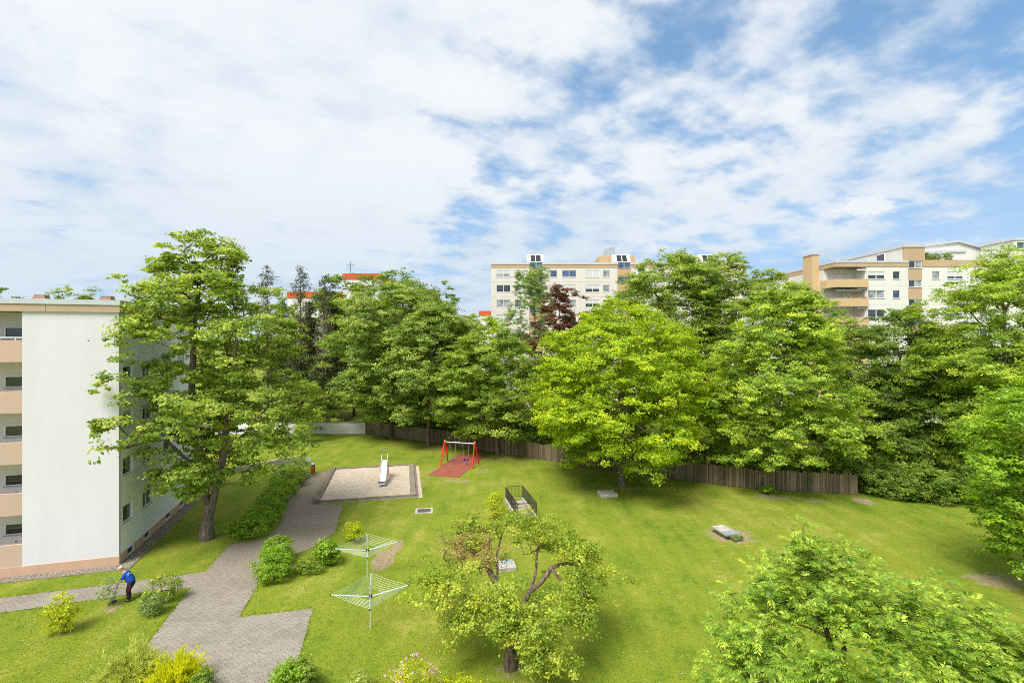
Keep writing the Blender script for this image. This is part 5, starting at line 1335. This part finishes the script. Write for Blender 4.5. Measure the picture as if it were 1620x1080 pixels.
p = gnd(433, 915); S('round_bush', 'large round bright green bush at the path fork, nearer lobe', p, (1.05, .95, 1.55), 531, 'lf_bright', n=190, per=75, leaf=.07, clump=.22, shell=.22, lob=.12)
p = gnd(440, 891); S('round_bush', 'large round bright green bush at the path fork, rear lobe', p, (.95, .9, 1.45), 532, 'lf_bright', n=170, per=75, leaf=.07, clump=.22, shell=.22, lob=.12)
p = gnd(487, 905); S('low_bush', 'low dark bush between the round bush and the laurel', p, (.85, .6, .75), 533, 'lf_green', n=60, per=60, leaf=.07, clump=.22)
p = gnd(518, 893); S('laurel_bush', 'bright laurel bush left of the far rotary dryer', p, (.85, .8, 1.4), 534, 'lf_bright', n=90, per=60, leaf=.10, clump=.25, flowers=('fl_white', 10, .06))
p = gnd(560, 856); S('rhododendron', 'pale tipped evergreen bush behind the far rotary dryer', p, (.75, .7, 1.25), 535, 'lf_yellow', n=60, per=36, leaf=.12, clump=.24, asp=.35)
p = gnd(455, 1096); S('leafy_bush', 'bright leafy bush at the bottom edge right of the path', p, (.62, .6, 1.0), 541, 'lf_bright', n=60, per=60, leaf=.09, clump=.24)
p = gnd(482, 1088); S('leafy_bush', 'dark leafy bush behind the bright one at the bottom edge', p, (.5, .5, 1.05), 542, 'lf_green', n=50, per=60, leaf=.08, clump=.22)
p = gnd(567, 1096); S('pale_bush', 'small pale bush at the bottom edge left of the pink blossom', p, (.42, .4, .75), 543, 'lf_juniper', n=40, per=50, leaf=.06, clump=.18)
p = gnd(655, 1120); S('weigela_bush', 'bush covered with pink blossom at the bottom edge', p, (.8, .75, 1.6), 544, 'lf_yellow', n=80, per=46, leaf=.07, clump=.22, flowers=('fl_pink', 200, .055))
p = gnd(722, 1112); S('golden_bush', 'low yellow green bush beside the pink blossom at the bottom edge', p, (.85, .6, .85), 545, 'lf_yellow', n=60, per=50, leaf=.07, clump=.2)
p = gnd(783, 822); S('golden_bush', 'yellow green bush left of the stairwell', p, (.7, .6, 2.0), 551, 'lf_yellow', n=60, per=36, leaf=.10, clump=.25, lob=.3)
p = gnd(806, 826); S('stair_bush', 'low green bush against the stairwell wall', p, (.45, .4, .8), 552, 'lf_fresh', n=40, per=50, leaf=.08, clump=.2, flowers=('fl_white', 12, .05))
p = gnd(842, 830); S('rose_bush', 'low bush with red flowers in front of the stairwell', p, (.75, .35, .55), 553, 'lf_green', n=40, per=46, leaf=.07, clump=.18, flowers=('fl_red', 14, .07))
p = gnd(1217, 781); S('sapling_bush', 'small leafy sucker at the foot of the grey maple trunk', p, (.6, .5, .7), 554, 'lf_bright', n=36, per=40, leaf=.11, clump=.22)
for i_, (px_, lab_) in enumerate(((1466, 'left potted bush on the roof terrace of the right block'), (1481, 'middle potted bush on the roof terrace of the right block'), (1498, 'right potted bush on the roof terrace of the right block'))):
    q_ = at(px_, 71.9); o_ = S('terrace_bush', lab_, q_, (.62, .5, 1.15), 570 + i_, ('lf_green', 'lf_grey', 'lf_green')[i_], n=40, per=36, leaf=.14, clump=.3, lob=.3, group='bushes on the roof terrace')
    o_.location.z = CAM_H + (HY - 412.5) * 71 / F_PX
for e in EXTRA:
    _, par_, sz, off, n_, lf, mt = e
    rng_ = np.random.default_rng(int(abs(par_.location.x) * 97) % 1000)
    P_ = rng_.normal(size=(n_, 3)) * np.array(sz) * .6 + np.array(off); D_ = unit(rng_.normal(size=(n_, 3))); N_ = rng_.normal(size=(n_, 3)) + np.array([0, 0, .8])
    o_ = link('plant', leaf_mesh('plant', P_, D_, N_, np.full(n_, lf), np.full(n_, lf * .6), rng_.random(n_), rng_.random(n_), M[mt]), par_); o_['kind'] = 'stuff'

# ------------------------------------------------------------------ playground
def sandpit():
    o = gnd(495, 797); W, Ln = 8.1, 10.2
    r = thing('sandpit', 'rectangular sandpit with grey timber edging beside the path', 'sandpit', o, ROT)
    g = 0.42
    # the sand: a gently uneven sheet
    bm = bmesh.new(); rng = random.Random(4); nx, ny = 22, 28
    vs = [[bm.verts.new((g + (W - 2 * g) * i / nx, g * .5 + (Ln - g) * j / ny, .13 + rng.uniform(-.02, .03) + .05 * math.sin(i * .7) * math.cos(j * .5))) for j in range(ny + 1)] for i in range(nx + 1)]
    for i in range(nx):
        for j in range(ny): bm.faces.new((vs[i][j], vs[i + 1][j], vs[i + 1][j + 1], vs[i][j + 1]))
    me = bpy.data.meshes.new('sand'); bm.to_mesh(me); bm.free(); me.materials.append(M['sand'])
    me.polygons.foreach_set('use_smooth', [True] * len(me.polygons)); link('sand', me, r)
    # left: bench of three planks on a low wall
    box('edge_wall', M['dark_concrete'], r, 0, 0, -.1, .44, Ln, .27)
    for k in range(3):
        for q in range(3):
            box('bench_plank', M['timber'], r, .0 + k * .155, q * Ln / 3 + .01, .275, .135 + k * .155, (q + 1) * Ln / 3 - .01, .325, bev=.008)
    # right: broad weathered sleepers, earth strip outside
    for q in range(4):
        box('sleeper', M['dark_concrete'], r, W - .50, q * Ln / 4 + .012, -.1, W - .02, (q + 1) * Ln / 4 - .012, .24 + .015 * (q % 2), bev=.015)
    box('outer_sleeper', M['timber'], r, W + .0, .02, -.1, W + .14, Ln, .15)
    s = box('earth_strip', M['sand'], r, W + .142, -.25, -.05, W + .50, Ln - .1, .012)
    # back and front beams
    for q in range(4):
        a, b_ = .46 + q * (W - .98) / 4, .46 + (q + 1) * (W - .98) / 4
        box('back_beam', M['timber'], r, a + .006, Ln - .20, -.1, b_ - .006, Ln - .005, .25 + .01 * (q % 2), bev=.01)
        box('front_beam', M['dark_concrete'], r, a + .006, .0, -.1, b_ - .006, .20, .22 + .012 * ((q + 1) % 2), bev=.012)
    box('front_foot', M['concrete'], r, .45, -.05, -.1, W + .1, -.004, .07)
sandpit()

def slide():
    b = gnd(604, 773)
    r = thing('slide', 'steel playground slide with a tall grab rail in the sandpit', 'slide', (b.x, b.y, .13), math.radians(10))
    w = .27
    prof = [(-.05, .32), (.35, .34), (.75, .42), (2.6, 1.52), (3.0, 1.62), (3.25, 1.62)]
    mb = MB(); n = len(prof)
    for sx in (-w, w): mb.v += [(sx, p[0], p[1]) for p in prof]
    mb.v += [(sx, p[0], p[1] - .03) for sx in (-w, w) for p in prof]
    for i in range(n - 1):
        mb.f.append((i, i + 1, n + i + 1, n + i)); mb.f.append((2 * n + i, 3 * n + i, 3 * n + i + 1, 2 * n + i + 1))
    mb.f.append((0, n, 3 * n, 2 * n))
    mb.build('chute', M['sky_white_steel'], r)
    for sx in (-w - .03, w + .0):
        sd = MB()
        for i in range(n - 1):
            a, c = prof[i], prof[i + 1]
            sd.add([(sx, a[0], a[1] - .05), (sx + .03, a[0], a[1] - .05), (sx + .03, c[0], c[1] - .05), (sx, c[0], c[1] - .05), (sx, a[0], a[1] + .15), (sx + .03, a[0], a[1] + .15), (sx + .03, c[0], c[1] + .15), (sx, c[0], c[1] + .15)],
                   [(0, 3, 2, 1), (4, 5, 6, 7), (0, 1, 5, 4), (1, 2, 6, 5), (2, 3, 7, 6), (3, 0, 4, 7)])
        sd.build('side_rail', M['steel'], r)
    MB().box(-w + .01, -.02, .325, w - .01, .45, .352).build('landing_mat', M['dark_steel'], r, (0, .12, .025))
    MB().tube([(-w, 3.2, 0), (-w, 3.2, 2.55), (w, 3.2, 2.55), (w, 3.2, 0)], .035, 8).build('grab_rail', M['steel'], r)
    for sx in (-w, w):
        MB().tube([(sx, 3.25, 1.55), (sx, 4.35, -.1)], .035, 8).build('ladder_rail', M['red_paint'], r)
        MB().tube([(sx, .6, .33), (sx, .6, -.1)], .03, 8).build('foot', M['steel'], r)
    for k in range(6):
        f = k / 6 + .1; MB().tube([(-w, 3.25 + 1.1 * f, 1.55 - 1.65 * f), (w, 3.25 + 1.1 * f, 1.55 - 1.65 * f)], .022, 6).build('rung', M['steel'], r)
    MB().tube([(-w, 3.2, 2.2), (-w, 2.7, 1.7)], .022, 6).build('brace', M['steel'], r); MB().tube([(w, 3.2, 2.2), (w, 2.7, 1.7)], .022, 6).build('brace', M['steel'], r)
slide()

def swing():
    rz = math.radians(-17); c = Vector((-5.45, 51.4, 0))
    m = thing('rubber_mat', 'red rubber safety mat lying under the swing', 'mat', (-5.5, 51.6, 0), math.radians(-13.5))
    nx, ny = 6, 18; w, l = 3.15 / nx, 9.3 / ny
    for i in range(nx):
        for j in range(ny): box('rubber_tile', M['rubber_tile'], m, -1.575 + i * w + .006, -4.65 + j * l + .006, -.02, -1.575 + (i + 1) * w - .006, -4.65 + (j + 1) * l - .006, .03 + .004 * ((i * 7 + j * 5) % 3))
    r = thing('swing_set', 'red swing frame with steel beam and two blue seats', 'swing', c, rz)
    H = 2.32
    for sx in (-1.68, 1.68):
        for sy in (-1, 1):
            MB().tube([(sx * 1.06, sy * .98, -.1), (sx, sy * .09, H + .1)], [.075, .065], 12).build('leg', M['red_paint'], r)
            MB().tube([(sx, sy * .09, H + .1), (sx - sx * .002, sy * .075, H + .2)], [.072, .06], 12).build('leg_cap', M['yellow_cap'], r)
    MB().tube([(-1.7, 0, H), (1.7, 0, H)], .06, 12).build('beam', M['steel'], r)
    for k, (x, sw) in enumerate(((-.78, .0), (.68, .06))):
        s = MB().box(-.22, -.09, 0, .22, .09, .04).build('seat', M['blue_plastic'], r, (x, sw, .48))
        for sx in (-.36, .36):
            MB().tube([(sx * .6, 0, .03), (sx, -sw, H - .48)], .018, 5).build('chain', M['steel'], s)
        if k:
            for q in (-.2, .2): MB().box(q - .05, -.11, .0, q + .05, .11, .22).build('seat_side', M['blue_plastic'], s)
swing()

def bin_and_sign():
    p = gnd(495, 749)
    r = thing('litter_bin', 'orange wood slatted litter bin with grey lid beside the sandpit', 'litter bin', p)
    MB().lathe([(.19, .02), (.19, .78)], 16).build('liner', M['dark_steel'], r)
    for k in range(14):
        a = 2 * math.pi * k / 14
        box('slat', M['bin_wood'], r, .205 * math.cos(a) - .04, .205 * math.sin(a) - .012, .03, .205 * math.cos(a) + .04, .205 * math.sin(a) + .012, .80, (0, 0, a + math.pi / 2))
    for a in (.8, 2.3, 3.9, 5.5): MB().box(-.02, -.02, .78, .02, .02, .93).build('lid_post', M['steel'], r, (.17 * math.cos(a), .17 * math.sin(a), 0))
    MB().lathe([(.24, .92), (.25, .96), (.22, 1.02), (.1, 1.06)], 16).build('lid', M['steel'], r)
    p = gnd(487.5, 755)
    r = thing('notice_sign', 'small white notice sign on a thin steel post by the litter bin', 'sign', p, math.radians(5))
    MB().tube([(0, 0, -.1), (0, 0, 1.95)], .03, 8).build('post', M['steel'], r)
    pl = MB().box(-.22, -.045, 1.56, .22, -.032, 1.92).build('plate', M['sign_white'], r)
    for k, w in enumerate((.30, .22, .33, .28, .18)):
        MB().box(-w / 2, -.048, 1.84 - k * .055, w / 2, -.0452, 1.862 - k * .055).build('print', M['sign_ink'], pl)
bin_and_sign()

def bed_edge():
    a, c = gnd(452, 797), gnd(488, 755); d = c - a
    r = thing('bed_edging', 'grey timber edging of the shrub bed along the play path', 'edging', a, math.atan2(d.y, d.x))
    n = 4
    for k in range(n):
        for q in range(2):
            box('timber', M['timber'], r, d.length * k / n + .01, q * .17, -.1, d.length * (k + 1) / n - .01, .15 + q * .17, .30 + .05 * q, bev=.012)
bed_edge()

# ------------------------------------------------------------------ stairwell with railing
def stairwell():
    r = thing('stairwell', 'sunken concrete stairwell with dark steel railing in the lawn', 'stairwell', STAIR_O, ROT)
    W, L, t = STAIR_W, STAIR_L, .16
    box('side_wall', M['concrete'], r, 0, 0, -2.2, t, L, .36, bev=.01)
    box('side_wall', M['concrete'], r, W - t, 0, -2.2, W, L, .36, bev=.01)
    box('end_wall', M['concrete'], r, t + .001, 0, -2.2, W - t - .001, t, .355, bev=.01)
    box('end_wall', M['concrete'], r, t + .001, L - t, -2.2, W - t - .001, L, .10)
    box('floor', M['dark_concrete'], r, t, t, -2.3, W - t, 1.2, -2.15)
    n = 11
    for k in range(n):
        y1 = L - t - k * .27; z = .08 - k * .19
        box('step', M['concrete'], r, t + .002, y1 - .30, z - .16, W - t - .002, y1, z)
    # vertical boards on the inner side walls
    for k in range(14): box('board', M['timber'], r, W - t - .022, .2 + k * .15, -1.9, W - t - .002, .32 + k * .15, .30)
    H = 1.25
    cor = [(.08, L - .08), (W - .08, L - .08), (W - .08, .08), (.08, .08)]
    for x, y in cor + [(.08, L * .5), (W - .08, L * .5)]: MB().box(x - .025, y - .025, .36, x + .025, y + .025, H + .05).build('post', M['dark_steel'], r)
    def rail(a, c, z): MB().tube([(a[0], a[1], z), (c[0], c[1], z)], .022, 6).build('handrail', M['dark_steel'], r)
    for a, c in ((cor[0], cor[1]), (cor[1], cor[2]), (cor[3], cor[0]), (cor[2], cor[3])):
        rail(a, c, H + .05)
        if (a, c) == (cor[2], cor[3]): continue
        rail(a, c, .46)
        d = math.hypot(c[0] - a[0], c[1] - a[1]); m = int(d / .11)
        for k in range(1, m):
            x, y = a[0] + (c[0] - a[0]) * k / m, a[1] + (c[1] - a[1]) * k / m
            box('baluster', M['dark_steel'], r, x - .009, y - .009, .47, x + .009, y + .009, H + .03)
stairwell()

# ------------------------------------------------------------------ shaft covers in the lawn
def covers():
    a = math.radians(8)
    r = thing('shaft_grate', 'flat steel grating in a concrete frame near the sandpit', 'grate', gnd(671, 808), a)
    w, d = .66, .56
    for x0, y0, x1, y1 in ((-w, -d, w, -d + .16), (-w, d - .16, w, d), (-w, -d + .162, -w + .16, d - .162), (w - .16, -d + .162, w, d - .162)): box('frame', M['concrete'], r, x0, y0, -.05, x1, y1, .05)
    for k in range(16): box('bar', M['grate'], r, -w + .17 + k * .064, -d + .165, -.02, -w + .205 + k * .064, d - .165, .04)
    for px, py, w, d, h, ang, lab, glass in ((961, 783, .74, .62, .24, 6, 'raised concrete shaft cover with a glass lid near the lime tree', True), (801, 897, .50, .52, .22, 12, 'concrete shaft cover with a glass lid seen through the apple tree', True)):
        r = thing('shaft_cover', lab, 'shaft cover', gnd(px, py), math.radians(ang))
        box('concrete_rim', M['concrete'], r, -w, -d, -.05, w, d, h, bev=.02)
        box('lid', M['lid_glass'], r, -w * .55, -d * .15, h + .002, w * .75, d * .75, h + .03)
        box('lid_frame', M['steel'], r, -w * .6, d * .76, h + .002, w * .8, d * .84, h + .04)
    p = gnd(1147, 846)
    r = thing('shaft_cover', 'large slab cover on a low base in a bare patch of the lawn', 'shaft cover', p, math.radians(13.7))
    box('base', M['dark_concrete'], r, -.36, -.55, -.05, .36, .6, .30)
    box('slab', M['concrete'], r, -.50, -.15, .302, .50, .80, .37, bev=.012)
    box('lid', M['lid_glass'], r, -.50, -.78, .302, .50, -.152, .365, bev=.008)
    box('slab_edge', M['steel'], r, -.54, -.80, .29, -.502, .80, .375)
    box('slab_edge', M['steel'], r, -.50, -.84, .29, .50, -.782, .372)
    S('heather_plant', 'small plants growing at the front edge of the large slab cover', p + Vector((.35, -1.0, 0)), (.55, .22, .34), 560, 'lf_grey', n=26, per=40, leaf=.06, clump=.12)
covers()

# ------------------------------------------------------------------ rotary washing lines
def dryer(base, lab, rz):
    r = thing('rotary_dryer', lab, 'clothes dryer', base, rz, 'rotary clothes dryers')
    MB().tube([(0, 0, -.1), (0, 0, 1.15)], .026, 10).build('pole', M['line'], r)
    MB().tube([(0, 0, 1.15), (0, 0, 2.0)], .034, 10).build('mast', M['alu'], r)
    MB().lathe([(.07, 1.40), (.08, 1.44), (.08, 1.54), (.05, 1.58)], 12).build('hub', M['dark_steel'], r)
    A = []
    for k in range(4):
        a = k * math.pi / 2; d = Vector((math.cos(a), math.sin(a), 0))
        p0 = d * .06 + Vector((0, 0, 1.48)); p1 = d * 1.68 + Vector((0, 0, 1.76)); A.append((p0, p1))
        arm = MB().tube([p0, p1], .030, 6).build('arm', M['alu'], r)
        MB().tube([p1, p1 + d * .05], .036, 6).build('end_cap', M['black_rubber'], arm)
        MB().tube([Vector((0, 0, 1.95)), p0.lerp(p1, .30)], .009, 5).build('stay', M['steel'], r)
    for q in range(7):
        f = .36 + .62 * q / 6
        pts = []
        for k in range(4):
            a, b = A[k][0].lerp(A[k][1], f), A[(k + 1) % 4][0].lerp(A[(k + 1) % 4][1], f)
            for s in range(6): pts.append(a.lerp(b, s / 6) - Vector((0, 0, .05 * math.sin(math.pi * s / 6))))
        pts.append(pts[0]); MB().tube([p + Vector((0, 0, .035)) for p in pts], .006, 4, False).build('line', M['line'], r)
dryer(gnd(586, 994), 'nearer rotary clothes dryer standing in the open lawn', math.radians(15))
dryer(gnd(581, 912), 'farther rotary clothes dryer beside the pale evergreen bush', math.radians(17))

# ------------------------------------------------------------------ gardener with string trimmer
def gardener():
    base = gnd(203, 949)
    r = thing('person', 'man in blue T-shirt, black trousers and pale cap bending over a grass trimmer', 'person', base, math.radians(8))
    def T(f, l, z): return (-f, -l, z)
    def skin(name, mat, nodes, edges, parent, root=0, sub=2):
        me = bpy.data.meshes.new(name); me.from_pydata([T(*n[:3]) for n in nodes], edges, [])
        o = link(name, me, parent)
        md = o.modifiers.new('skin', 'SKIN'); md.use_smooth_shade = True
        for i, n in enumerate(nodes):
            rr = n[3]; sv = me.skin_vertices[0].data[i]; sv.radius = rr if isinstance(rr, tuple) else (rr, rr); sv.use_root = (i == root)
        s = o.modifiers.new('sub', 'SUBSURF'); s.levels = sub; s.render_levels = sub
        me.materials.append(mat); return o
    chain = lambda a, b: [(i, i + 1) for i in range(a, b)]
    # body: pelvis, spine, neck, head, arms, hands and legs in one surface
    n = [(-.14, 0, .93, .09), (-.05, 0, 1.14, .10), (.09, 0, 1.33, .11), (.19, 0, 1.44, .075), (.235, 0, 1.50, .06), (.285, 0, 1.56, .083), (.325, 0, 1.63, .095), (.31, 0, 1.70, .075)]
    e = chain(0, 7)
    n += [(.405, 0, 1.565, .022), (.30, .088, 1.60, .02), (.30, -.088, 1.60, .02)]; e += [(6, 8), (6, 9), (6, 10)]
    def limb(start, pts):
        k = len(n); n.extend(pts); e.append((start, k)); e.extend((k + i, k + i + 1) for i in range(len(pts) - 1)); return k + len(pts) - 1
    handL = limb(2, [(.09, .17, 1.36, .065), (.14, .24, 1.22, .05), (.22, .25, 1.06, .042), (.34, .17, .98, .034), (.45, .08, .93, .027), (.49, .04, .90, .034)])
    handR = limb(2, [(.09, -.17, 1.36, .065), (.10, -.25, 1.22, .05), (.14, -.26, 1.08, .042), (.24, -.18, 1.06, .034), (.33, -.08, 1.08, .027), (.37, -.03, 1.09, .034)])
    for h, sg, o in ((handL, 1, (.49, .04, .90)), (handR, -1, (.37, -.03, 1.09))):
        for q, (a, ln) in enumerate(((-.024, .05), (-.008, .058), (.008, .055), (.024, .042))):
            limb(h, [(o[0] + .035, o[1] - sg * .01 , o[2] + a, .009), (o[0] + .05, o[1] - sg * .045, o[2] + a - .005, .0085), (o[0] + .03, o[1] - sg * .06, o[2] + a - .008, .008)])
        limb(h, [(o[0] + .0, o[1] - sg * .03, o[2] + .035, .010), (o[0] + .025, o[1] - sg * .05, o[2] + .045, .009)])
    limb(0, [(-.13, .09, .86, .07), (-.06, .12, .50, .058), (-.13, .13, .12, .042), (-.03, .14, .05, .04)])
    limb(0, [(-.12, -.09, .86, .07), (.05, -.13, .50, .058), (.02, -.15, .12, .042), (.12, -.16, .05, .04)])
    body = skin('body', M['skin'], n, e, r)
    # clothing over it
    sn = [(-.15, 0, .90, (.20, .19)), (-.13, 0, .99, (.215, .195)), (-.05, 0, 1.13, (.225, .20)), (.06, 0, 1.31, (.225, .185)), (.15, 0, 1.43, (.11, .11)), (.09, .16, 1.37, .088), (.13, .245, 1.24, .078), (.175, .262, 1.15, .074), (.09, -.16, 1.37, .088), (.11, -.25, 1.24, .078), (.13, -.268, 1.15, .074)]
    shirt = skin('shirt', M['shirt'], sn, [(0, 1), (1, 2), (2, 3), (3, 4), (3, 5), (5, 6), (6, 7), (3, 8), (8, 9), (9, 10)], r)
    tn = [(-.14, 0, 1.06, .15), (-.14, 0, .95, .19), (-.14, 0, .86, .18), (-.12, .11, .76, .125), (-.05, .125, .50, .100), (-.11, .13, .22, .088), (-.12, .13, .08, .08), (-.11, -.11, .76, .125), (.06, -.13, .50, .100), (.03, -.15, .22, .088), (.02, -.15, .08, .08)]
    tr = skin('trousers', M['trousers'], tn, [(0, 1), (1, 2), (2, 3), (3, 4), (4, 5), (5, 6), (2, 7), (7, 8), (8, 9), (9, 10)], r)
    for f, l in ((-.12, .13), (.02, -.15)):
        skin('shoe', M['shoe'], [(f - .05, l, .05, .05), (f + .06, l, .048, .05), (f + .17, l + .01, .04, .04)], [(0, 1), (1, 2)], r, sub=1)
    # cap
    cap = MB(); prof = [(.107, 0), (.110, .03), (.098, .075), (.06, .105), (.012, .115)]
    cap.lathe(prof, 16)
    c = cap.build('cap', M['cap_cloth'], r, T(.325, 0, 1.645), (0, math.radians(-28), 0), smooth=True)
    br = MB(); ring = [(-.10 - .10 * math.cos(t), .088 * math.sin(t)) for t in np.linspace(-1.35, 1.35, 9)]
    br.prism([(-.06, -.085)] + ring + [(-.06, .085)], -.004, .008); br.build('peak', M['cap_cloth'], c)
    # white swoosh print on the upper back
    lg = MB(); q = []
    for k in range(13):
        t = math.radians(55 + k * 21); rr = .062
        q.append((rr * math.cos(t), rr * math.sin(t), 0))
    lg.tube([Vector(p_) for p_ in q], [.006] + [.013] * 10 + [.010, .005], 6)
    # lies on the back, facing up and towards the near side
    lg.build('back_print', M['white_print'], shirt, T(-.10, .10, 1.36), (math.radians(38), math.radians(52), math.radians(20)))
    # red piping of the trousers and belt
    MB().tube([T(-.245, .12, .95), T(-.20, .19, .80), T(-.13, .205, .55)], .010, 5).build('piping', M['red_paint'], tr)
    MB().tube([T(-.05, .165, .93), T(-.03, .175, .80)], .010, 5).build('pocket_trim', M['orange'], tr)
    for o in ((.50, .03, .90), (.385, -.035, 1.09)):
        skin('glove', M['glove'], [(o[0] - .06, o[1] + (.03 if o[1] > 0 else -.03), o[2] + .01, .036), (o[0], o[1], o[2], .042), (o[0] + .05, o[1] - (.03 if o[1] > 0 else -.03), o[2] - .01, .032)], [(0, 1), (1, 2)], body, sub=1)
    for s in (-.035, .035): MB().lathe([(.010, 0), (.012, .006), (.006, .012)], 8).build('eye', M['dark_steel'], body, T(.405, s, 1.615), (0, math.radians(-90), 0))
    # the trimmer is a thing of its own
    g = tag(empty('grass_trimmer', base, math.radians(8)), 'turquoise and silver string trimmer held by the gardener', 'trimmer')
    top, bot = Vector(T(.34, 0, 1.14)), Vector(T(.70, .10, .16))
    mid = top.lerp(bot, .45)
    MB().tube([top, mid], .017, 8).build('upper_shaft', M['dark_steel'], g); MB().tube([mid, bot], .018, 8).build('shaft', M['alu'], g)
    MB().tube([top.lerp(bot, .40), top.lerp(bot, .47)], .032, 8).build('collar', M['orange'], g)
    MB().tube([top + Vector((.06, 0, .04)), top], [.034, .028], 8).build('grip', M['dark_steel'], g)
    MB().lathe([(.05, .05), (.085, .07), (.09, .14), (.06, .21), (.02, .24)], 14).build('motor_housing', M['turquoise'], g, (bot.x, bot.y, -.02), smooth=True)
    MB().lathe([(.06, .03), (.06, .06)], 12).build('spool', M['black_rubber'], g, (bot.x, bot.y, 0))
    gd = [(bot.x + .02, bot.y)] + [(bot.x + .19 * math.cos(t), bot.y + .19 * math.sin(t)) for t in np.linspace(-1.5, 1.5, 9)]
    MB().prism(gd, .05, .065).build('guard', M['black_rubber'], g)
gardener()

# ------------------------------------------------------------------ small ground cover: tufts of grass and daisies
def scatter():
    rng = np.random.default_rng(900)
    n = 160000
    v = 1 / rng.uniform(1 / 62, 1 / 15.5, n)                 # even spread in depth as it is seen
    X = rng.uniform(-1.08, 1.08, n) * v; Yc = v
    px = X; ok = np.ones(n, bool)
    poly = np.array([(p.x, p.y) for p in PATH_W])
    ins = np.zeros(n, bool); j = len(poly) - 1
    for i in range(len(poly)):
        a, b = poly[i], poly[j]
        m = (a[1] > Yc) != (b[1] > Yc)
        with np.errstate(divide='ignore', invalid='ignore'): xc = (b[0] - a[0]) * (Yc - a[1]) / (b[1] - a[1]) + a[0]
        ins ^= m & (X < xc); j = i
    ok &= ~ins
    def rect(o, rz, x0, x1, y0, y1):
        dx, dy = X - o[0], Yc - o[1]; c, s = math.cos(rz), math.sin(rz)
        lx, ly = dx * c + dy * s, -dx * s + dy * c
        return (lx > x0) & (lx < x1) & (ly > y0) & (ly < y1)
    ok &= ~rect(gnd(495, 797), ROT, -.05, 8.6, -.1, 10.25)
    ok &= ~rect((_c.x, _c.y), _a, -40, .9, -.9, 20)
    ok &= ~rect((-5.5, 51.6), math.radians(-13.5), -1.6, 1.6, -4.7, 4.7)
    ok &= ~rect(STAIR_O, ROT, -.02, STAIR_W + .02, -.02, STAIR_L + .02)
    for x, y, rx, ry, k in PATCH:
        if k > .8: ok &= (((X - x) / (rx * .85)) ** 2 + ((Yc - y) / (ry * .85)) ** 2 > 1) | (rng.random(n) < .25)
    # leave nothing beyond the fence line
    fx = np.array([p.x for p in FENCE]); fy = np.array([p.y for p in FENCE])
    ok &= Yc < np.interp(X, fx, fy, left=67, right=41.5)
    X, Yc = X[ok], Yc[ok]
    ex, ey = [], []
    for a, b in zip(PATH_W, PATH_W[1:] + PATH_W[:1]):
        m = int((b - a).length * 60); t_ = rng.random(m)
        w = np.abs(rng.normal(size=m)) * .05 * rng.choice([-1, 1], m) * (1 + 1.5 * (np.sin(t_ * (b - a).length * 2.3) > .6))
        d_ = (b - a).normalized(); ex.append(a.x + (b.x - a.x) * t_ - d_.y * w); ey.append(a.y + (b.y - a.y) * t_ + d_.x * w)
    ne = sum(len(q) for q in ex)
    X = np.concatenate([X] + ex); Yc = np.concatenate([Yc] + ey); n = len(X)
    P = np.stack([X, Yc, np.zeros(n)], 1)
    D = unit(rng.normal(size=(n, 3)) * np.array([.75, .75, .1]) + np.array([0, 0, .62])); N = rng.normal(size=(n, 3)) + np.array([0, -.2, .7])
    sz = rng.uniform(.035, .085, n); sz[-ne:] *= 1.5
    pat = .5 + .25 * np.sin(X * .9 + 1.3 * np.sin(Yc * .31)) + .25 * np.sin(Yc * .7 + 2 * np.sin(X * .23)) 
    S_ = unit(np.cross(D, N)) * (sz * .25)[:, None]
    V = np.stack([P - S_, P + S_, P + D * sz[:, None]], 1).reshape(-1, 3).astype(np.float32)
    me = bpy.data.meshes.new('grass'); me.vertices.add(3 * n); me.vertices.foreach_set('co', V.ravel())
    me.loops.add(3 * n); me.loops.foreach_set('vertex_index', np.arange(3 * n, dtype=np.int32))
    me.polygons.add(n); me.polygons.foreach_set('loop_start', np.arange(0, 3 * n, 3, dtype=np.int32))
    at_ = me.attributes.new('var', 'FLOAT', 'FACE'); at_.data.foreach_set('value', rng.random(n).astype(np.float32))
    at_ = me.attributes.new('clump', 'FLOAT', 'FACE'); at_.data.foreach_set('value', np.clip(pat * .6 + rng.random(n) * .4, 0, 1).astype(np.float32))
    me.materials.append(M['blade']); me.update(); me.validate()
    o = link('grass', me)
    tag(o, 'short green grass tufts all over the lawn', 'grass', kind='stuff')
    k = rng.integers(0, n, 900); q = P[k] + np.array([0, 0, .05]); m = len(k)
    Dd = unit(rng.normal(size=(m, 3)) * np.array([1, 1, .05])); Nn = rng.normal(size=(m, 3)) * .2 + np.array([0, -.2, 1])
    f = link('daisies', leaf_mesh('daisies', q - Dd * .015, Dd, Nn, rng.uniform(.025, .05, m), rng.uniform(.025, .045, m), rng.random(m), rng.random(m), M['fl_white']))
    tag(f, 'tiny white daisies dotted over the lawn', 'daisies', kind='stuff')
scatter()
